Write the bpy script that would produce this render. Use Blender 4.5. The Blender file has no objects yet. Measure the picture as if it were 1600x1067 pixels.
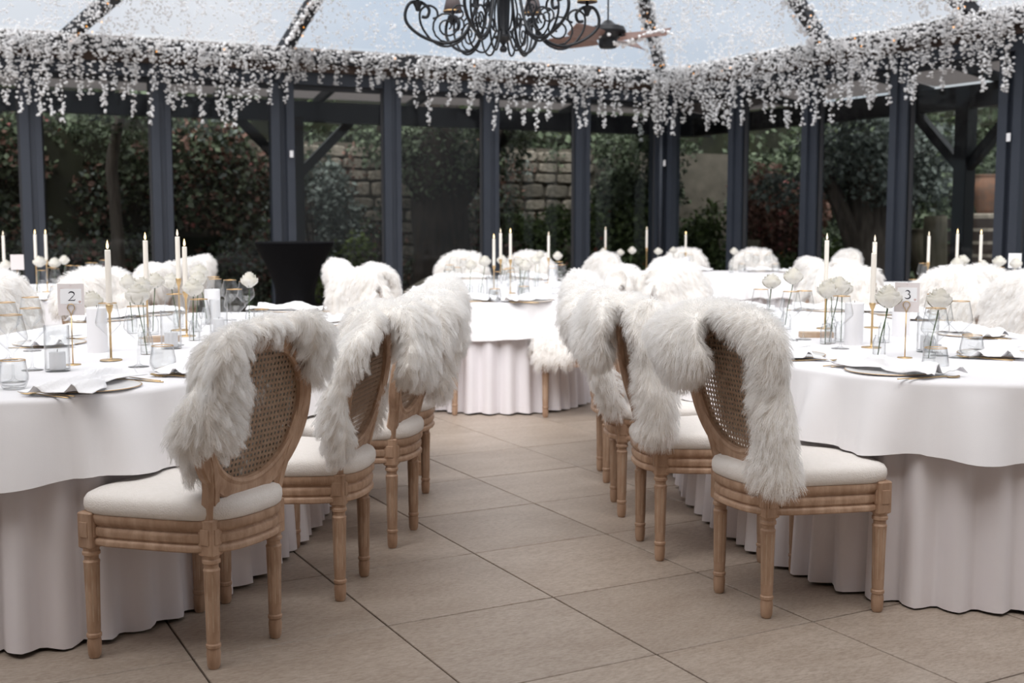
import bpy, bmesh, math, random
import numpy as np
from mathutils import Vector, Matrix, Quaternion, kdtree

random.seed(7)
np.random.seed(7)
PI = math.pi
SC = bpy.context.scene
COL = SC.collection

# ------------------------------------------------------------------ camera
cam_d = bpy.data.cameras.new('camera')
cam = bpy.data.objects.new('camera', cam_d)
COL.objects.link(cam)
cam.location = (0, 0, 1.245)
cam.rotation_euler = (math.radians(90 - 5.57), 0, 0)
cam_d.lens = 40.84
cam_d.sensor_width = 36.0
cam_d.clip_start = 0.05
cam_d.clip_end = 300
cam_d.dof.use_dof = True
cam_d.dof.focus_distance = 3.75
cam_d.dof.aperture_fstop = 3.8
SC.camera = cam

# ------------------------------------------------------------------ world / light / exposure
SC.view_settings.view_transform = 'Standard'
SC.view_settings.look = 'None'
SC.view_settings.exposure = 0.52
SC.view_settings.gamma = 1.0
SC.view_settings.use_curve_mapping = False
SC.cycles.max_bounces = 10
SC.cycles.diffuse_bounces = 5
SC.cycles.glossy_bounces = 4
SC.cycles.transmission_bounces = 6
SC.cycles.transparent_max_bounces = 40
SC.cycles.sample_clamp_indirect = 6.0
SC.cycles.caustics_reflective = False
SC.cycles.caustics_refractive = False
SC.cycles.use_denoising = True

world = bpy.data.worlds.new('overcast_sky')
SC.world = world
world.use_nodes = True
wn = world.node_tree.nodes
wl = world.node_tree.links
wn.clear()
w_out = wn.new('ShaderNodeOutputWorld')
w_bg = wn.new('ShaderNodeBackground')
w_tc = wn.new('ShaderNodeTexCoord')
w_noise = wn.new('ShaderNodeTexNoise')
w_noise.inputs['Scale'].default_value = 3.2
w_noise.inputs['Detail'].default_value = 4.0
w_ramp = wn.new('ShaderNodeValToRGB')
w_ramp.color_ramp.elements[0].position = 0.38
w_ramp.color_ramp.elements[0].color = (0.46, 0.53, 0.615, 1)
w_ramp.color_ramp.elements[1].position = 0.64
w_ramp.color_ramp.elements[1].color = (0.65, 0.665, 0.69, 1)
w_sep = wn.new('ShaderNodeSeparateXYZ')
w_map = wn.new('ShaderNodeMapRange')        # overcast sky: brighter towards the zenith
w_map.inputs['From Min'].default_value = 0.12
w_map.inputs['From Max'].default_value = 1.0
w_map.inputs['To Min'].default_value = 0.86
w_map.inputs['To Max'].default_value = 1.45
w_mul = wn.new('ShaderNodeVectorMath')
w_mul.operation = 'SCALE'
wl.new(w_tc.outputs['Generated'], w_noise.inputs['Vector'])
wl.new(w_noise.outputs['Fac'], w_ramp.inputs['Fac'])
wl.new(w_tc.outputs['Generated'], w_sep.inputs[0])
wl.new(w_sep.outputs['Z'], w_map.inputs['Value'])
w_mix = wn.new('ShaderNodeMix'); w_mix.data_type = 'RGBA'      # the veil of cloud is whiter overhead
w_z = wn.new('ShaderNodeMapRange'); w_z.inputs['From Min'].default_value = 0.25; w_z.inputs['From Max'].default_value = 0.8
wl.new(w_sep.outputs['Z'], w_z.inputs['Value']); wl.new(w_z.outputs[0], w_mix.inputs['Factor'])
wl.new(w_ramp.outputs['Color'], w_mix.inputs['A']); w_mix.inputs['B'].default_value = (0.645, 0.635, 0.635, 1)
wl.new(w_mix.outputs['Result'], w_mul.inputs[0])
wl.new(w_map.outputs['Result'], w_mul.inputs['Scale'])
wl.new(w_mul.outputs[0], w_bg.inputs['Color'])
w_bg.inputs['Strength'].default_value = 1.0
wl.new(w_bg.outputs[0], w_out.inputs['Surface'])

sun_d = bpy.data.lights.new('veiled_sun', 'SUN')
sun_d.energy = 2.75
sun_d.angle = math.radians(60)
sun_d.color = (1.0, 0.965, 0.93)
sun = bpy.data.objects.new('veiled_sun', sun_d)
COL.objects.link(sun)
sun.rotation_euler = (math.radians(38), math.radians(-10), 0)   # behind the camera

# ------------------------------------------------------------------ helpers
def link(o, parent=None):
    COL.objects.link(o)
    if parent is not None:
        o.parent = parent
    return o

def tag(o, label=None, cat=None, group=None, kind=None):
    if label: o['label'] = label
    if cat: o['category'] = cat
    if group: o['group'] = group
    if kind: o['kind'] = kind
    return o

def empty(name, loc=(0, 0, 0), rz=0.0, parent=None):
    o = bpy.data.objects.new(name, None)
    o.empty_display_size = 0.05
    link(o, parent)
    o.location = loc
    o.rotation_euler = (0, 0, rz)
    return o

def copy_obj(o, parent=None):
    c = o.copy()
    COL.objects.link(c)
    c.parent = parent
    return c

def copy_tree(o, parent=None):
    c = copy_obj(o, parent)
    for ch in list(o.children):
        copy_tree(ch, c)
    return c

class MB:
    """collects geometry and links it as ONE mesh object"""
    def __init__(self):
        self.v = []; self.f = []; self.m = []; self.mi = 0
    def add(self, vs, fs):
        o = len(self.v)
        self.v.extend([tuple(p) for p in vs])
        for f in fs:
            self.f.append(tuple(i + o for i in f)); self.m.append(self.mi)
    def box(self, c, s, rz=0.0, mat=None):
        x, y, z = s[0] / 2, s[1] / 2, s[2] / 2
        P = [(-x, -y, -z), (x, -y, -z), (x, y, -z), (-x, y, -z), (-x, -y, z), (x, -y, z), (x, y, z), (-x, y, z)]
        if mat is None:
            ca, sa = math.cos(rz), math.sin(rz)
            P = [(c[0] + p[0] * ca - p[1] * sa, c[1] + p[0] * sa + p[1] * ca, c[2] + p[2]) for p in P]
        else:
            P = [tuple(mat @ Vector(p) + Vector(c)) for p in P]
        self.add(P, [(0, 3, 2, 1), (4, 5, 6, 7), (0, 1, 5, 4), (1, 2, 6, 5), (2, 3, 7, 6), (3, 0, 4, 7)])
    def bevbox(self, c, s, b, rz=0.0):
        """box with chamfered vertical edges and top/bottom edges"""
        x, y, z = s[0] / 2, s[1] / 2, s[2] / 2
        def ring(ix, zz):
            return [(-x + ix, -y + ix + b, zz), (-x + ix + b, -y + ix, zz), (x - ix - b, -y + ix, zz), (x - ix, -y + ix + b, zz),
                    (x - ix, y - ix - b, zz), (x - ix - b, y - ix, zz), (-x + ix + b, y - ix, zz), (-x + ix, y - ix - b, zz)]
        R = [ring(b, -z), ring(0, -z + b), ring(0, z - b), ring(b, z)]
        ca, sa = math.cos(rz), math.sin(rz)
        R = [[(c[0] + p[0] * ca - p[1] * sa, c[1] + p[0] * sa + p[1] * ca, c[2] + p[2]) for p in r] for r in R]
        self.loft(R, True, True)
    def beam(self, a, b, w, h):
        a = Vector(a); b = Vector(b); d = b - a
        q = d.to_track_quat('X', 'Z').to_matrix()
        self.box((a + b) / 2, (d.length, w, h), mat=q)
    def loft(self, rings, cap0=False, cap1=False, closed=True):
        n = len(rings[0]); vs = [p for r in rings for p in r]; fs = []
        for i in range(len(rings) - 1):
            for j in range(n if closed else n - 1):
                k = (j + 1) % n
                fs.append((i * n + j, i * n + k, (i + 1) * n + k, (i + 1) * n + j))
        if cap0: fs.append(tuple(reversed(range(n))))
        if cap1: fs.append(tuple(range((len(rings) - 1) * n, len(rings) * n)))
        self.add(vs, fs)
    def lathe(self, prof, seg=16, c=(0, 0, 0), rfun=None, cap=True):
        rings = []
        for r, z in prof:
            rings.append([(c[0] + r * (rfun(t, z) if rfun else 1) * math.cos(2 * PI * t / seg),
                           c[1] + r * (rfun(t, z) if rfun else 1) * math.sin(2 * PI * t / seg), c[2] + z) for t in range(seg)])
        self.loft(rings, cap and prof[0][0] > 1e-5, cap and prof[-1][0] > 1e-5)
    def tube(self, pts, rad, seg=6, cap=True, closed=False, flat=None, up=None):
        P = [Vector(p) for p in pts]; n = len(P); rings = []
        N = None
        for i in range(n):
            if closed: T = (P[(i + 1) % n] - P[i - 1])
            else: T = P[min(i + 1, n - 1)] - P[max(i - 1, 0)]
            T = T.normalized() if T.length > 1e-9 else Vector((0, 0, 1))
            if up is not None: N = (Vector(up) - T * T.dot(Vector(up))).normalized()
            elif N is None:
                N = T.orthogonal().normalized()
            else:
                N = (N - T * T.dot(N)); N = N.normalized() if N.length > 1e-6 else T.orthogonal().normalized()
            B = T.cross(N)
            r = rad[i] if hasattr(rad, '__len__') else rad
            if hasattr(r, '__len__'): ra, rb = r
            else: ra = rb = r
            rings.append([P[i] + N * (math.cos(2 * PI * k / seg) * ra) + B * (math.sin(2 * PI * k / seg) * rb) for k in range(seg)])
        if closed: rings.append(rings[0]); cap = False
        self.loft(rings, cap, cap)
    def sweep(self, pts, normals, prof, closed=False):
        """sweep a 2-D profile (a along normal, b along binormal y) over points"""
        rings = []
        for p, (n, b) in zip(pts, normals):
            rings.append([Vector(p) + Vector(n) * a + Vector(b) * c for a, c in prof])
        if closed: rings.append(rings[0])
        self.loft(rings, not closed, not closed)
    def build(self, name, mats=None, parent=None, smooth=False, autosmooth=None):
        me = bpy.data.meshes.new(name)
        me.from_pydata([tuple(p) for p in self.v], [], self.f)
        if mats is not None:
            for m in (mats if isinstance(mats, (list, tuple)) else [mats]): me.materials.append(m)
            if isinstance(mats, (list, tuple)) and len(mats) > 1: me.polygons.foreach_set('material_index', self.m)
        if smooth or autosmooth:
            me.polygons.foreach_set('use_smooth', [True] * len(me.polygons))
        me.update()
        if autosmooth:
            try: me.set_sharp_from_angle(angle=math.radians(autosmooth))
            except Exception: pass
        return link(bpy.data.objects.new(name, me), parent)

# ------------------------------------------------------------------ materials
def new_mat(name):
    m = bpy.data.materials.new(name); m.use_nodes = True
    nt = m.node_tree; nt.nodes.clear()
    out = nt.nodes.new('ShaderNodeOutputMaterial')
    return m, nt, out

def pbr(name, col, rough=0.6, metal=0.0, col2=None, scale=8.0, stretch=(1, 1, 1), bump=0.0, bscale=None, coords='Object', spec=0.5,
        detail=4.0, lo=0.35, hi=0.65, objrand=0.0, island=0.0, sheen=0.0, trans=0.0, sss=0.0):
    m, nt, out = new_mat(name)
    N = nt.nodes; Lk = nt.links
    p = N.new('ShaderNodeBsdfPrincipled')
    p.inputs['Roughness'].default_value = rough
    p.inputs['Metallic'].default_value = metal
    p.inputs['Specular IOR Level'].default_value = spec
    p.inputs['Base Color'].default_value = (*col, 1)
    if sheen: p.inputs['Sheen Weight'].default_value = sheen
    if sss:
        p.inputs['Subsurface Weight'].default_value = sss
        p.inputs['Subsurface Radius'].default_value = (0.02, 0.015, 0.01)
    tc = N.new('ShaderNodeTexCoord'); mp = N.new('ShaderNodeMapping')
    mp.inputs['Scale'].default_value = stretch
    Lk.new(tc.outputs[coords], mp.inputs['Vector'])
    csock = None
    if col2 is not None:
        nz = N.new('ShaderNodeTexNoise'); nz.inputs['Scale'].default_value = scale; nz.inputs['Detail'].default_value = detail
        Lk.new(mp.outputs[0], nz.inputs['Vector'])
        rp = N.new('ShaderNodeValToRGB')
        rp.color_ramp.elements[0].position = lo; rp.color_ramp.elements[0].color = (*col, 1)
        rp.color_ramp.elements[1].position = hi; rp.color_ramp.elements[1].color = (*col2, 1)
        Lk.new(nz.outputs['Fac'], rp.inputs['Fac'])
        csock = rp.outputs['Color']
    if objrand or island:
        hsv = N.new('ShaderNodeHueSaturation')
        if objrand:
            src = N.new('ShaderNodeObjectInfo').outputs['Random']; amt = objrand
        else:
            src = N.new('ShaderNodeNewGeometry').outputs['Random Per Island']; amt = island
        mr = N.new('ShaderNodeMapRange')
        mr.inputs['To Min'].default_value = 1 - amt; mr.inputs['To Max'].default_value = 1 + amt
        Lk.new(src, mr.inputs['Value']); Lk.new(mr.outputs[0], hsv.inputs['Value'])
        if csock: Lk.new(csock, hsv.inputs['Color'])
        else: hsv.inputs['Color'].default_value = (*col, 1)
        csock = hsv.outputs['Color']
    if csock: Lk.new(csock, p.inputs['Base Color'])
    if bump:
        nb = N.new('ShaderNodeTexNoise'); nb.inputs['Scale'].default_value = bscale or scale; nb.inputs['Detail'].default_value = 5
        Lk.new(mp.outputs[0], nb.inputs['Vector'])
        b = N.new('ShaderNodeBump'); b.inputs['Strength'].default_value = bump; b.inputs['Distance'].default_value = 0.01
        Lk.new(nb.outputs['Fac'], b.inputs['Height']); Lk.new(b.outputs[0], p.inputs['Normal'])
    sh = p.outputs[0]
    if trans:
        tr = N.new('ShaderNodeBsdfTranslucent'); mx = N.new('ShaderNodeMixShader')
        tr.inputs['Color'].default_value = (*col, 1)
        if csock: Lk.new(csock, tr.inputs['Color'])
        mx.inputs[0].default_value = trans
        Lk.new(p.outputs[0], mx.inputs[1]); Lk.new(tr.outputs[0], mx.inputs[2]); sh = mx.outputs[0]
    Lk.new(sh, out.inputs['Surface'])
    return m

def glass_mat(name, tint=(1, 1, 1), ior=1.45, boost=1.0, base=0.0, rough=0.0, edge=None):
    """thin clear glass: transparent, with a fresnel reflection"""
    m, nt, out = new_mat(name); N = nt.nodes; Lk = nt.links
    t = N.new('ShaderNodeBsdfTransparent'); t.inputs['Color'].default_value = (*tint, 1)
    if edge:
        lw = N.new('ShaderNodeLayerWeight'); lw.inputs['Blend'].default_value = 0.5      # longer way through the wall of the glass
        rp = N.new('ShaderNodeValToRGB'); rp.color_ramp.elements[0].position = 0.35; rp.color_ramp.elements[0].color = (*tint, 1)
        rp.color_ramp.elements[1].position = 0.97; rp.color_ramp.elements[1].color = (edge, edge, edge * 1.01, 1)
        Lk.new(lw.outputs['Facing'], rp.inputs['Fac']); Lk.new(rp.outputs['Color'], t.inputs['Color'])
    g = N.new('ShaderNodeBsdfGlossy'); g.inputs['Roughness'].default_value = rough
    fr = N.new('ShaderNodeFresnel')
    ge = N.new('ShaderNodeNewGeometry'); io = N.new('ShaderNodeMapRange')      # same reflectance on both faces of a thin sheet
    io.inputs['To Min'].default_value = ior; io.inputs['To Max'].default_value = 1 / ior
    Lk.new(ge.outputs['Backfacing'], io.inputs['Value']); Lk.new(io.outputs[0], fr.inputs['IOR'])
    ma = N.new('ShaderNodeMath'); ma.operation = 'MULTIPLY_ADD'; ma.use_clamp = True
    ma.inputs[1].default_value = boost; ma.inputs[2].default_value = base
    Lk.new(fr.outputs[0], ma.inputs[0])
    mx = N.new('ShaderNodeMixShader')
    Lk.new(ma.outputs[0], mx.inputs[0]); Lk.new(t.outputs[0], mx.inputs[1]); Lk.new(g.outputs[0], mx.inputs[2])
    Lk.new(mx.outputs[0], out.inputs['Surface'])
    return m

def emis(name, col, st):
    m, nt, out = new_mat(name)
    e = nt.nodes.new('ShaderNodeEmission'); e.inputs['Color'].default_value = (*col, 1); e.inputs['Strength'].default_value = st
    nt.links.new(e.outputs[0], out.inputs['Surface'])
    return m

M = {}
M['wood'] = pbr('limed_oak', (0.36, 0.222, 0.142), 0.55, col2=(0.50, 0.335, 0.232), scale=9, stretch=(4, 4, 1.2), bump=0.25, bscale=30, objrand=0.08)
M['limewash'] = pbr('pale_limewash_in_grooves', (0.56, 0.43, 0.32), 0.7, col2=(0.44, 0.30, 0.2), scale=20)
M['cane'] = pbr('woven_cane', (0.42, 0.285, 0.19), 0.5, col2=(0.52, 0.37, 0.26), scale=40)
M['linen'] = pbr('cream_linen', (0.85, 0.80, 0.755), 0.85, col2=(0.82, 0.77, 0.72), scale=60, bump=0.35, bscale=260, sheen=0.2)
M['cloth'] = pbr('white_table_linen', (0.86, 0.84, 0.85), 0.8, col2=(0.84, 0.82, 0.83), scale=5, bump=0.06, bscale=400, sheen=0.15)
M['skirt'] = pbr('white_skirt_linen', (0.80, 0.765, 0.785), 0.85, col2=(0.78, 0.74, 0.765), scale=4, bump=0.06, bscale=300)
M['napkin'] = pbr('white_muslin', (0.90, 0.89, 0.90), 0.85, bump=0.2, bscale=120)
M['hide'] = pbr('sheepskin_hide', (0.88, 0.85, 0.81), 0.9, bump=0.3, bscale=60)
M['gold'] = pbr('brushed_gold', (0.64, 0.45, 0.235), 0.32, 1.0)
M['goldrim'] = pbr('gold_rim', (0.62, 0.40, 0.19), 0.35, 0.8)
M['china'] = pbr('white_china', (0.86, 0.85, 0.84), 0.2)
M['candle'] = pbr('ivory_wax', (0.85, 0.795, 0.71), 0.5, sss=0.0)
M['pillarwax'] = pbr('white_wax', (0.86, 0.85, 0.86), 0.55)
M['wick'] = pbr('wick', (0.05, 0.04, 0.03), 0.9)
M['flame'] = emis('candle_flame', (1.0, 0.72, 0.36), 3.2)
M['paleflame'] = emis('pale_flame', (1.0, 0.86, 0.66), 1.3)
M['glass'] = glass_mat('clear_glass', (0.975, 0.98, 0.98), 1.5, 1.3, 0.01, edge=0.82)
M['pane'] = glass_mat('window_glass', (0.86, 0.88, 0.88), 1.45, 0.35, 0.0)
M['roofpane'] = glass_mat('roof_glass', (0.96, 0.97, 0.985), 1.2, 0.5, 0.0)
M['rose'] = pbr('cream_rose_petal', (0.90, 0.87, 0.78), 0.6, col2=(0.91, 0.89, 0.84), scale=20, trans=0.25)
M['stem'] = pbr('rose_stem', (0.055, 0.10, 0.03), 0.6)
M['card'] = pbr('blush_card', (0.75, 0.69, 0.68), 0.7)
M['cardwhite'] = pbr('white_card', (0.88, 0.88, 0.89), 0.7)
M['ink'] = pbr('dark_ink', (0.02, 0.02, 0.03), 0.6)
M['blush'] = pbr('blush_print', (0.62, 0.45, 0.42), 0.7)
M['slate'] = pbr('dark_slate_paint', (0.030, 0.036, 0.050), 0.5, col2=(0.034, 0.041, 0.056), scale=3)
M['darkbeam'] = pbr('near_black_paint', (0.016, 0.017, 0.021), 0.5)
M['timber'] = pbr('brown_eaves_board', (0.085, 0.05, 0.035), 0.7, col2=(0.05, 0.032, 0.026), scale=6)
M['blossom'] = pbr('white_silk_blossom', (0.94, 0.94, 0.945), 0.8, trans=0.12)
M['netblossom'] = pbr('small_white_blossom', (0.94, 0.94, 0.945), 0.8, trans=0.4)
M['twig'] = pbr('dark_twig', (0.10, 0.085, 0.07), 0.8)
M['fairy'] = emis('warm_fairy_light', (1.0, 0.42, 0.08), 2.5)
M['iron'] = pbr('black_iron', (0.012, 0.013, 0.016), 0.42, 0.3)
M['shade'] = pbr('taupe_lamp_shade', (0.16, 0.13, 0.13), 0.8, trans=0.35)
M['fanwood'] = pbr('fan_blade_wood', (0.17, 0.095, 0.075), 0.5, col2=(0.23, 0.14, 0.115), scale=9, stretch=(1, 6, 1))
M['black'] = pbr('black_stretch_fabric', (0.005, 0.005, 0.006), 0.9, spec=0.1)
M['mortar'] = pbr('dark_joint', (0.06, 0.045, 0.035), 0.9)
M['soil'] = pbr('dark_soil', (0.022, 0.022, 0.016), 0.95, col2=(0.04, 0.045, 0.022), scale=1.2)
M['lawn'] = pbr('lawn_green', (0.035, 0.06, 0.018), 0.9, col2=(0.055, 0.085, 0.03), scale=6, bump=0.6, bscale=40)
M['bark'] = pbr('grey_bark', (0.075, 0.06, 0.05), 0.95, col2=(0.15, 0.125, 0.105), scale=5, stretch=(3, 3, 0.6), bump=0.8, bscale=12)
M['darkbark'] = pbr('dark_bark', (0.020, 0.015, 0.012), 0.95, col2=(0.05, 0.036, 0.028), scale=4, stretch=(3, 3, 0.6), bump=0.6)
M['stone'] = pbr('grey_field_stone', (0.17, 0.15, 0.12), 0.95, col2=(0.30, 0.265, 0.22), scale=5, bump=0.6, bscale=14, objrand=0.45)
M['moss'] = pbr('wall_mortar', (0.10, 0.088, 0.07), 0.95, col2=(0.15, 0.13, 0.105), scale=4)
M['polycarb'] = pbr('frosted_roof_sheet', (0.50, 0.47, 0.465), 0.7, trans=0.6)
M['slatwood'] = pbr('dark_slat_wood', (0.06, 0.042, 0.035), 0.8, col2=(0.09, 0.066, 0.056), scale=4)
M['logwood'] = pbr('weathered_log', (0.15, 0.135, 0.09), 0.9, col2=(0.22, 0.19, 0.14), scale=6, stretch=(3, 3, 0.5))
M['terracotta'] = pbr('terracotta', (0.24, 0.12, 0.075), 0.85, col2=(0.17, 0.10, 0.07), scale=7)
M['render'] = pbr('light_block_plaster', (0.60, 0.53, 0.47), 0.9)  # for the added unseen slab and wall, pale and warm to bounce light
M['leaf_dark'] = pbr('dark_leaf', (0.11, 0.14, 0.085), 0.6, island=0.8, trans=0.15)
M['leaf_mid'] = pbr('mid_leaf', (0.11, 0.15, 0.055), 0.6, island=0.6, trans=0.2)
M['leaf_blue'] = pbr('grey_green_leaf', (0.17, 0.20, 0.18), 0.6, island=0.5, trans=0.15)
M['leaf_brown'] = pbr('russet_leaf', (0.20, 0.11, 0.085), 0.7, island=0.6, trans=0.2)
M['bloom_red'] = pbr('rosy_bloom', (0.40, 0.14, 0.13), 0.7, island=0.5)
M['bloom_orange'] = pbr('orange_bloom', (0.42, 0.10, 0.03), 0.7, island=0.4)
M['leaf_lime'] = pbr('bright_leaf', (0.12, 0.17, 0.04), 0.6, island=0.5, trans=0.2)

# fleece (curves)
def fleece_mat():
    m, nt, out = new_mat('white_fleece'); N = nt.nodes; Lk = nt.links
    hi = N.new('ShaderNodeHairInfo')
    rp = N.new('ShaderNodeValToRGB')
    rp.color_ramp.elements[0].position = 0.0; rp.color_ramp.elements[0].color = (0.95, 0.93, 0.905, 1)
    rp.color_ramp.elements[1].position = 0.7; rp.color_ramp.elements[1].color = (0.975, 0.967, 0.957, 1)
    Lk.new(hi.outputs['Intercept'], rp.inputs['Fac'])
    hs = N.new('ShaderNodeHueSaturation')
    mr = N.new('ShaderNodeMapRange'); mr.inputs['To Min'].default_value = 0.93; mr.inputs['To Max'].default_value = 1.04
    Lk.new(hi.outputs['Random'], mr.inputs['Value']); Lk.new(mr.outputs[0], hs.inputs['Value'])
    Lk.new(rp.outputs['Color'], hs.inputs['Color'])
    d = N.new('ShaderNodeBsdfDiffuse'); t = N.new('ShaderNodeBsdfTranslucent'); mx = N.new('ShaderNodeMixShader')
    mx.inputs[0].default_value = 0.48
    Lk.new(hs.outputs[0], d.inputs['Color']); Lk.new(hs.outputs[0], t.inputs['Color'])
    Lk.new(d.outputs[0], mx.inputs[1]); Lk.new(t.outputs[0], mx.inputs[2]); Lk.new(mx.outputs[0], out.inputs['Surface'])
    return m
M['fleece'] = fleece_mat()

def tile_mat():
    m, nt, out = new_mat('beige_stone_tile'); N = nt.nodes; Lk = nt.links
    p = N.new('ShaderNodeBsdfPrincipled'); p.inputs['Roughness'].default_value = 0.40
    p.inputs['Specular IOR Level'].default_value = 0.5
    tc = N.new('ShaderNodeTexCoord'); oi = N.new('ShaderNodeObjectInfo')
    ad = N.new('ShaderNodeVectorMath'); ad.operation = 'MULTIPLY_ADD'
    ad.inputs[1].default_value = (1, 1, 1)
    sc = N.new('ShaderNodeVectorMath'); sc.operation = 'SCALE'; sc.inputs['Scale'].default_value = 37.0
    cb = N.new('ShaderNodeCombineXYZ')
    for k in ('X', 'Y', 'Z'): Lk.new(oi.outputs['Random'], cb.inputs[k])
    Lk.new(cb.outputs[0], sc.inputs[0])
    Lk.new(tc.outputs['Object'], ad.inputs[0]); Lk.new(sc.outputs[0], ad.inputs[2])
    mp = N.new('ShaderNodeMapping'); mp.inputs['Scale'].default_value = (1.0, 2.8, 1.0); mp.inputs['Rotation'].default_value = (0, 0, 0.25)
    Lk.new(ad.outputs[0], mp.inputs['Vector'])
    n1 = N.new('ShaderNodeTexNoise'); n1.inputs['Scale'].default_value = 3.0; n1.inputs['Detail'].default_value = 8; n1.inputs['Roughness'].default_value = 0.65
    n2 = N.new('ShaderNodeTexNoise'); n2.inputs['Scale'].default_value = 45.0; n2.inputs['Detail'].default_value = 6; n2.inputs['Roughness'].default_value = 0.7
    Lk.new(mp.outputs[0], n1.inputs['Vector']); Lk.new(mp.outputs[0], n2.inputs['Vector'])
    r1 = N.new('ShaderNodeValToRGB')
    r1.color_ramp.elements[0].position = 0.3; r1.color_ramp.elements[0].color = (0.375, 0.303, 0.245, 1)
    r1.color_ramp.elements[1].position = 0.7; r1.color_ramp.elements[1].color = (0.47, 0.398, 0.335, 1)
    Lk.new(n1.outputs['Fac'], r1.inputs['Fac'])
    r2 = N.new('ShaderNodeValToRGB')
    r2.color_ramp.elements[0].position = 0.32; r2.color_ramp.elements[0].color = (0.66, 0.62, 0.58, 1)
    r2.color_ramp.elements[1].position = 0.6; r2.color_ramp.elements[1].color = (1, 1, 1, 1)
    Lk.new(n2.outputs['Fac'], r2.inputs['Fac'])
    mu = N.new('ShaderNodeMix'); mu.data_type = 'RGBA'; mu.blend_type = 'MULTIPLY'; mu.inputs['Factor'].default_value = 1
    Lk.new(r1.outputs['Color'], mu.inputs['A']); Lk.new(r2.outputs['Color'], mu.inputs['B'])
    hs = N.new('ShaderNodeHueSaturation')
    mr = N.new('ShaderNodeMapRange'); mr.inputs['To Min'].default_value = 0.93; mr.inputs['To Max'].default_value = 1.07
    Lk.new(oi.outputs['Random'], mr.inputs['Value']); Lk.new(mr.outputs[0], hs.inputs['Value'])
    Lk.new(mu.outputs['Result'], hs.inputs['Color'])
    Lk.new(hs.outputs[0], p.inputs['Base Color'])
    b = N.new('ShaderNodeBump'); b.inputs['Strength'].default_value = 0.5; b.inputs['Distance'].default_value = 0.004
    Lk.new(n2.outputs['Fac'], b.inputs['Height']); Lk.new(b.outputs[0], p.inputs['Normal'])
    Lk.new(p.outputs[0], out.inputs['Surface'])
    return m
M['tile'] = tile_mat()

# ------------------------------------------------------------------ room frame
CORNER = Vector((2.21, 17.4, 0))
UL = Vector((-math.cos(math.radians(23.9)), -math.sin(math.radians(23.9)), 0))
UR = Vector((math.cos(math.radians(58.6)), -math.sin(math.radians(58.6)), 0))
NL = Vector((UL.y, -UL.x, 0))          # outward
NR = Vector((-UR.y, UR.x, 0))
EAVE = 3.5
def WL(s, out=0.0, z=0.0): return CORNER + UL * s + NL * out + Vector((0, 0, z))
def WR(s, out=0.0, z=0.0): return CORNER + UR * s + NR * out + Vector((0, 0, z))
AL = math.atan2(UL.y, UL.x); AR = math.atan2(UR.y, UR.x)

# ------------------------------------------------------------------ floor
floor = MB()
floor.box((0, 8, -0.062), (26, 24, 0.1))
floor = floor.build('floor', M['mortar']); tag(floor, kind='structure')
TS = 0.604; TA = math.radians(28.2)
tx = Vector((math.cos(TA), math.sin(TA), 0)); ty = Vector((-math.sin(TA), math.cos(TA), 0))
T0 = Vector((0.1395, 3.839, 0))        # one tile crossing in the aisle
tb = MB(); tb.bevbox((0, 0, -0.006), (TS - 0.006, TS - 0.006, 0.012), 0.0018)
tile0 = None; cells = []
def in_room(c):
    d = c - CORNER
    return d.dot(NL) < -0.35 and d.dot(NR) < -0.35
for i in range(-40, 41):
    for j in range(-40, 41):
        c = T0 + tx * (i + 0.5) * TS + ty * (j + 0.5) * TS
        if not in_room(c) or c.y < -3 or c.y > 20 or abs(c.x) > 12.5: continue
        vis = c.y > 2.2 and abs(c.x) < 0.46 * c.y + 0.5
        cells.append((0 if vis else 1, c.y, c))
cells.sort(key=lambda t: (t[0], t[1]))
rest = MB()
for k, (nv, yy, c) in enumerate(cells):
    if k < 298 and not nv:
        if tile0 is None: o = tile0 = tb.build('tile', M['tile'], floor)
        else: o = copy_obj(tile0, floor)
        o.location = c + Vector((0, 0, random.uniform(-0.0006, 0.0006))); o.rotation_euler = (0, 0, TA + random.choice((0, PI)))
    else:
        rest.bevbox(c + Vector((0, 0, -0.006)), (TS - 0.006, TS - 0.006, 0.012), 0.0018, TA)
ro = rest.build('tile_field', M['tile'], floor); ro['kind'] = 'stuff'

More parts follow.
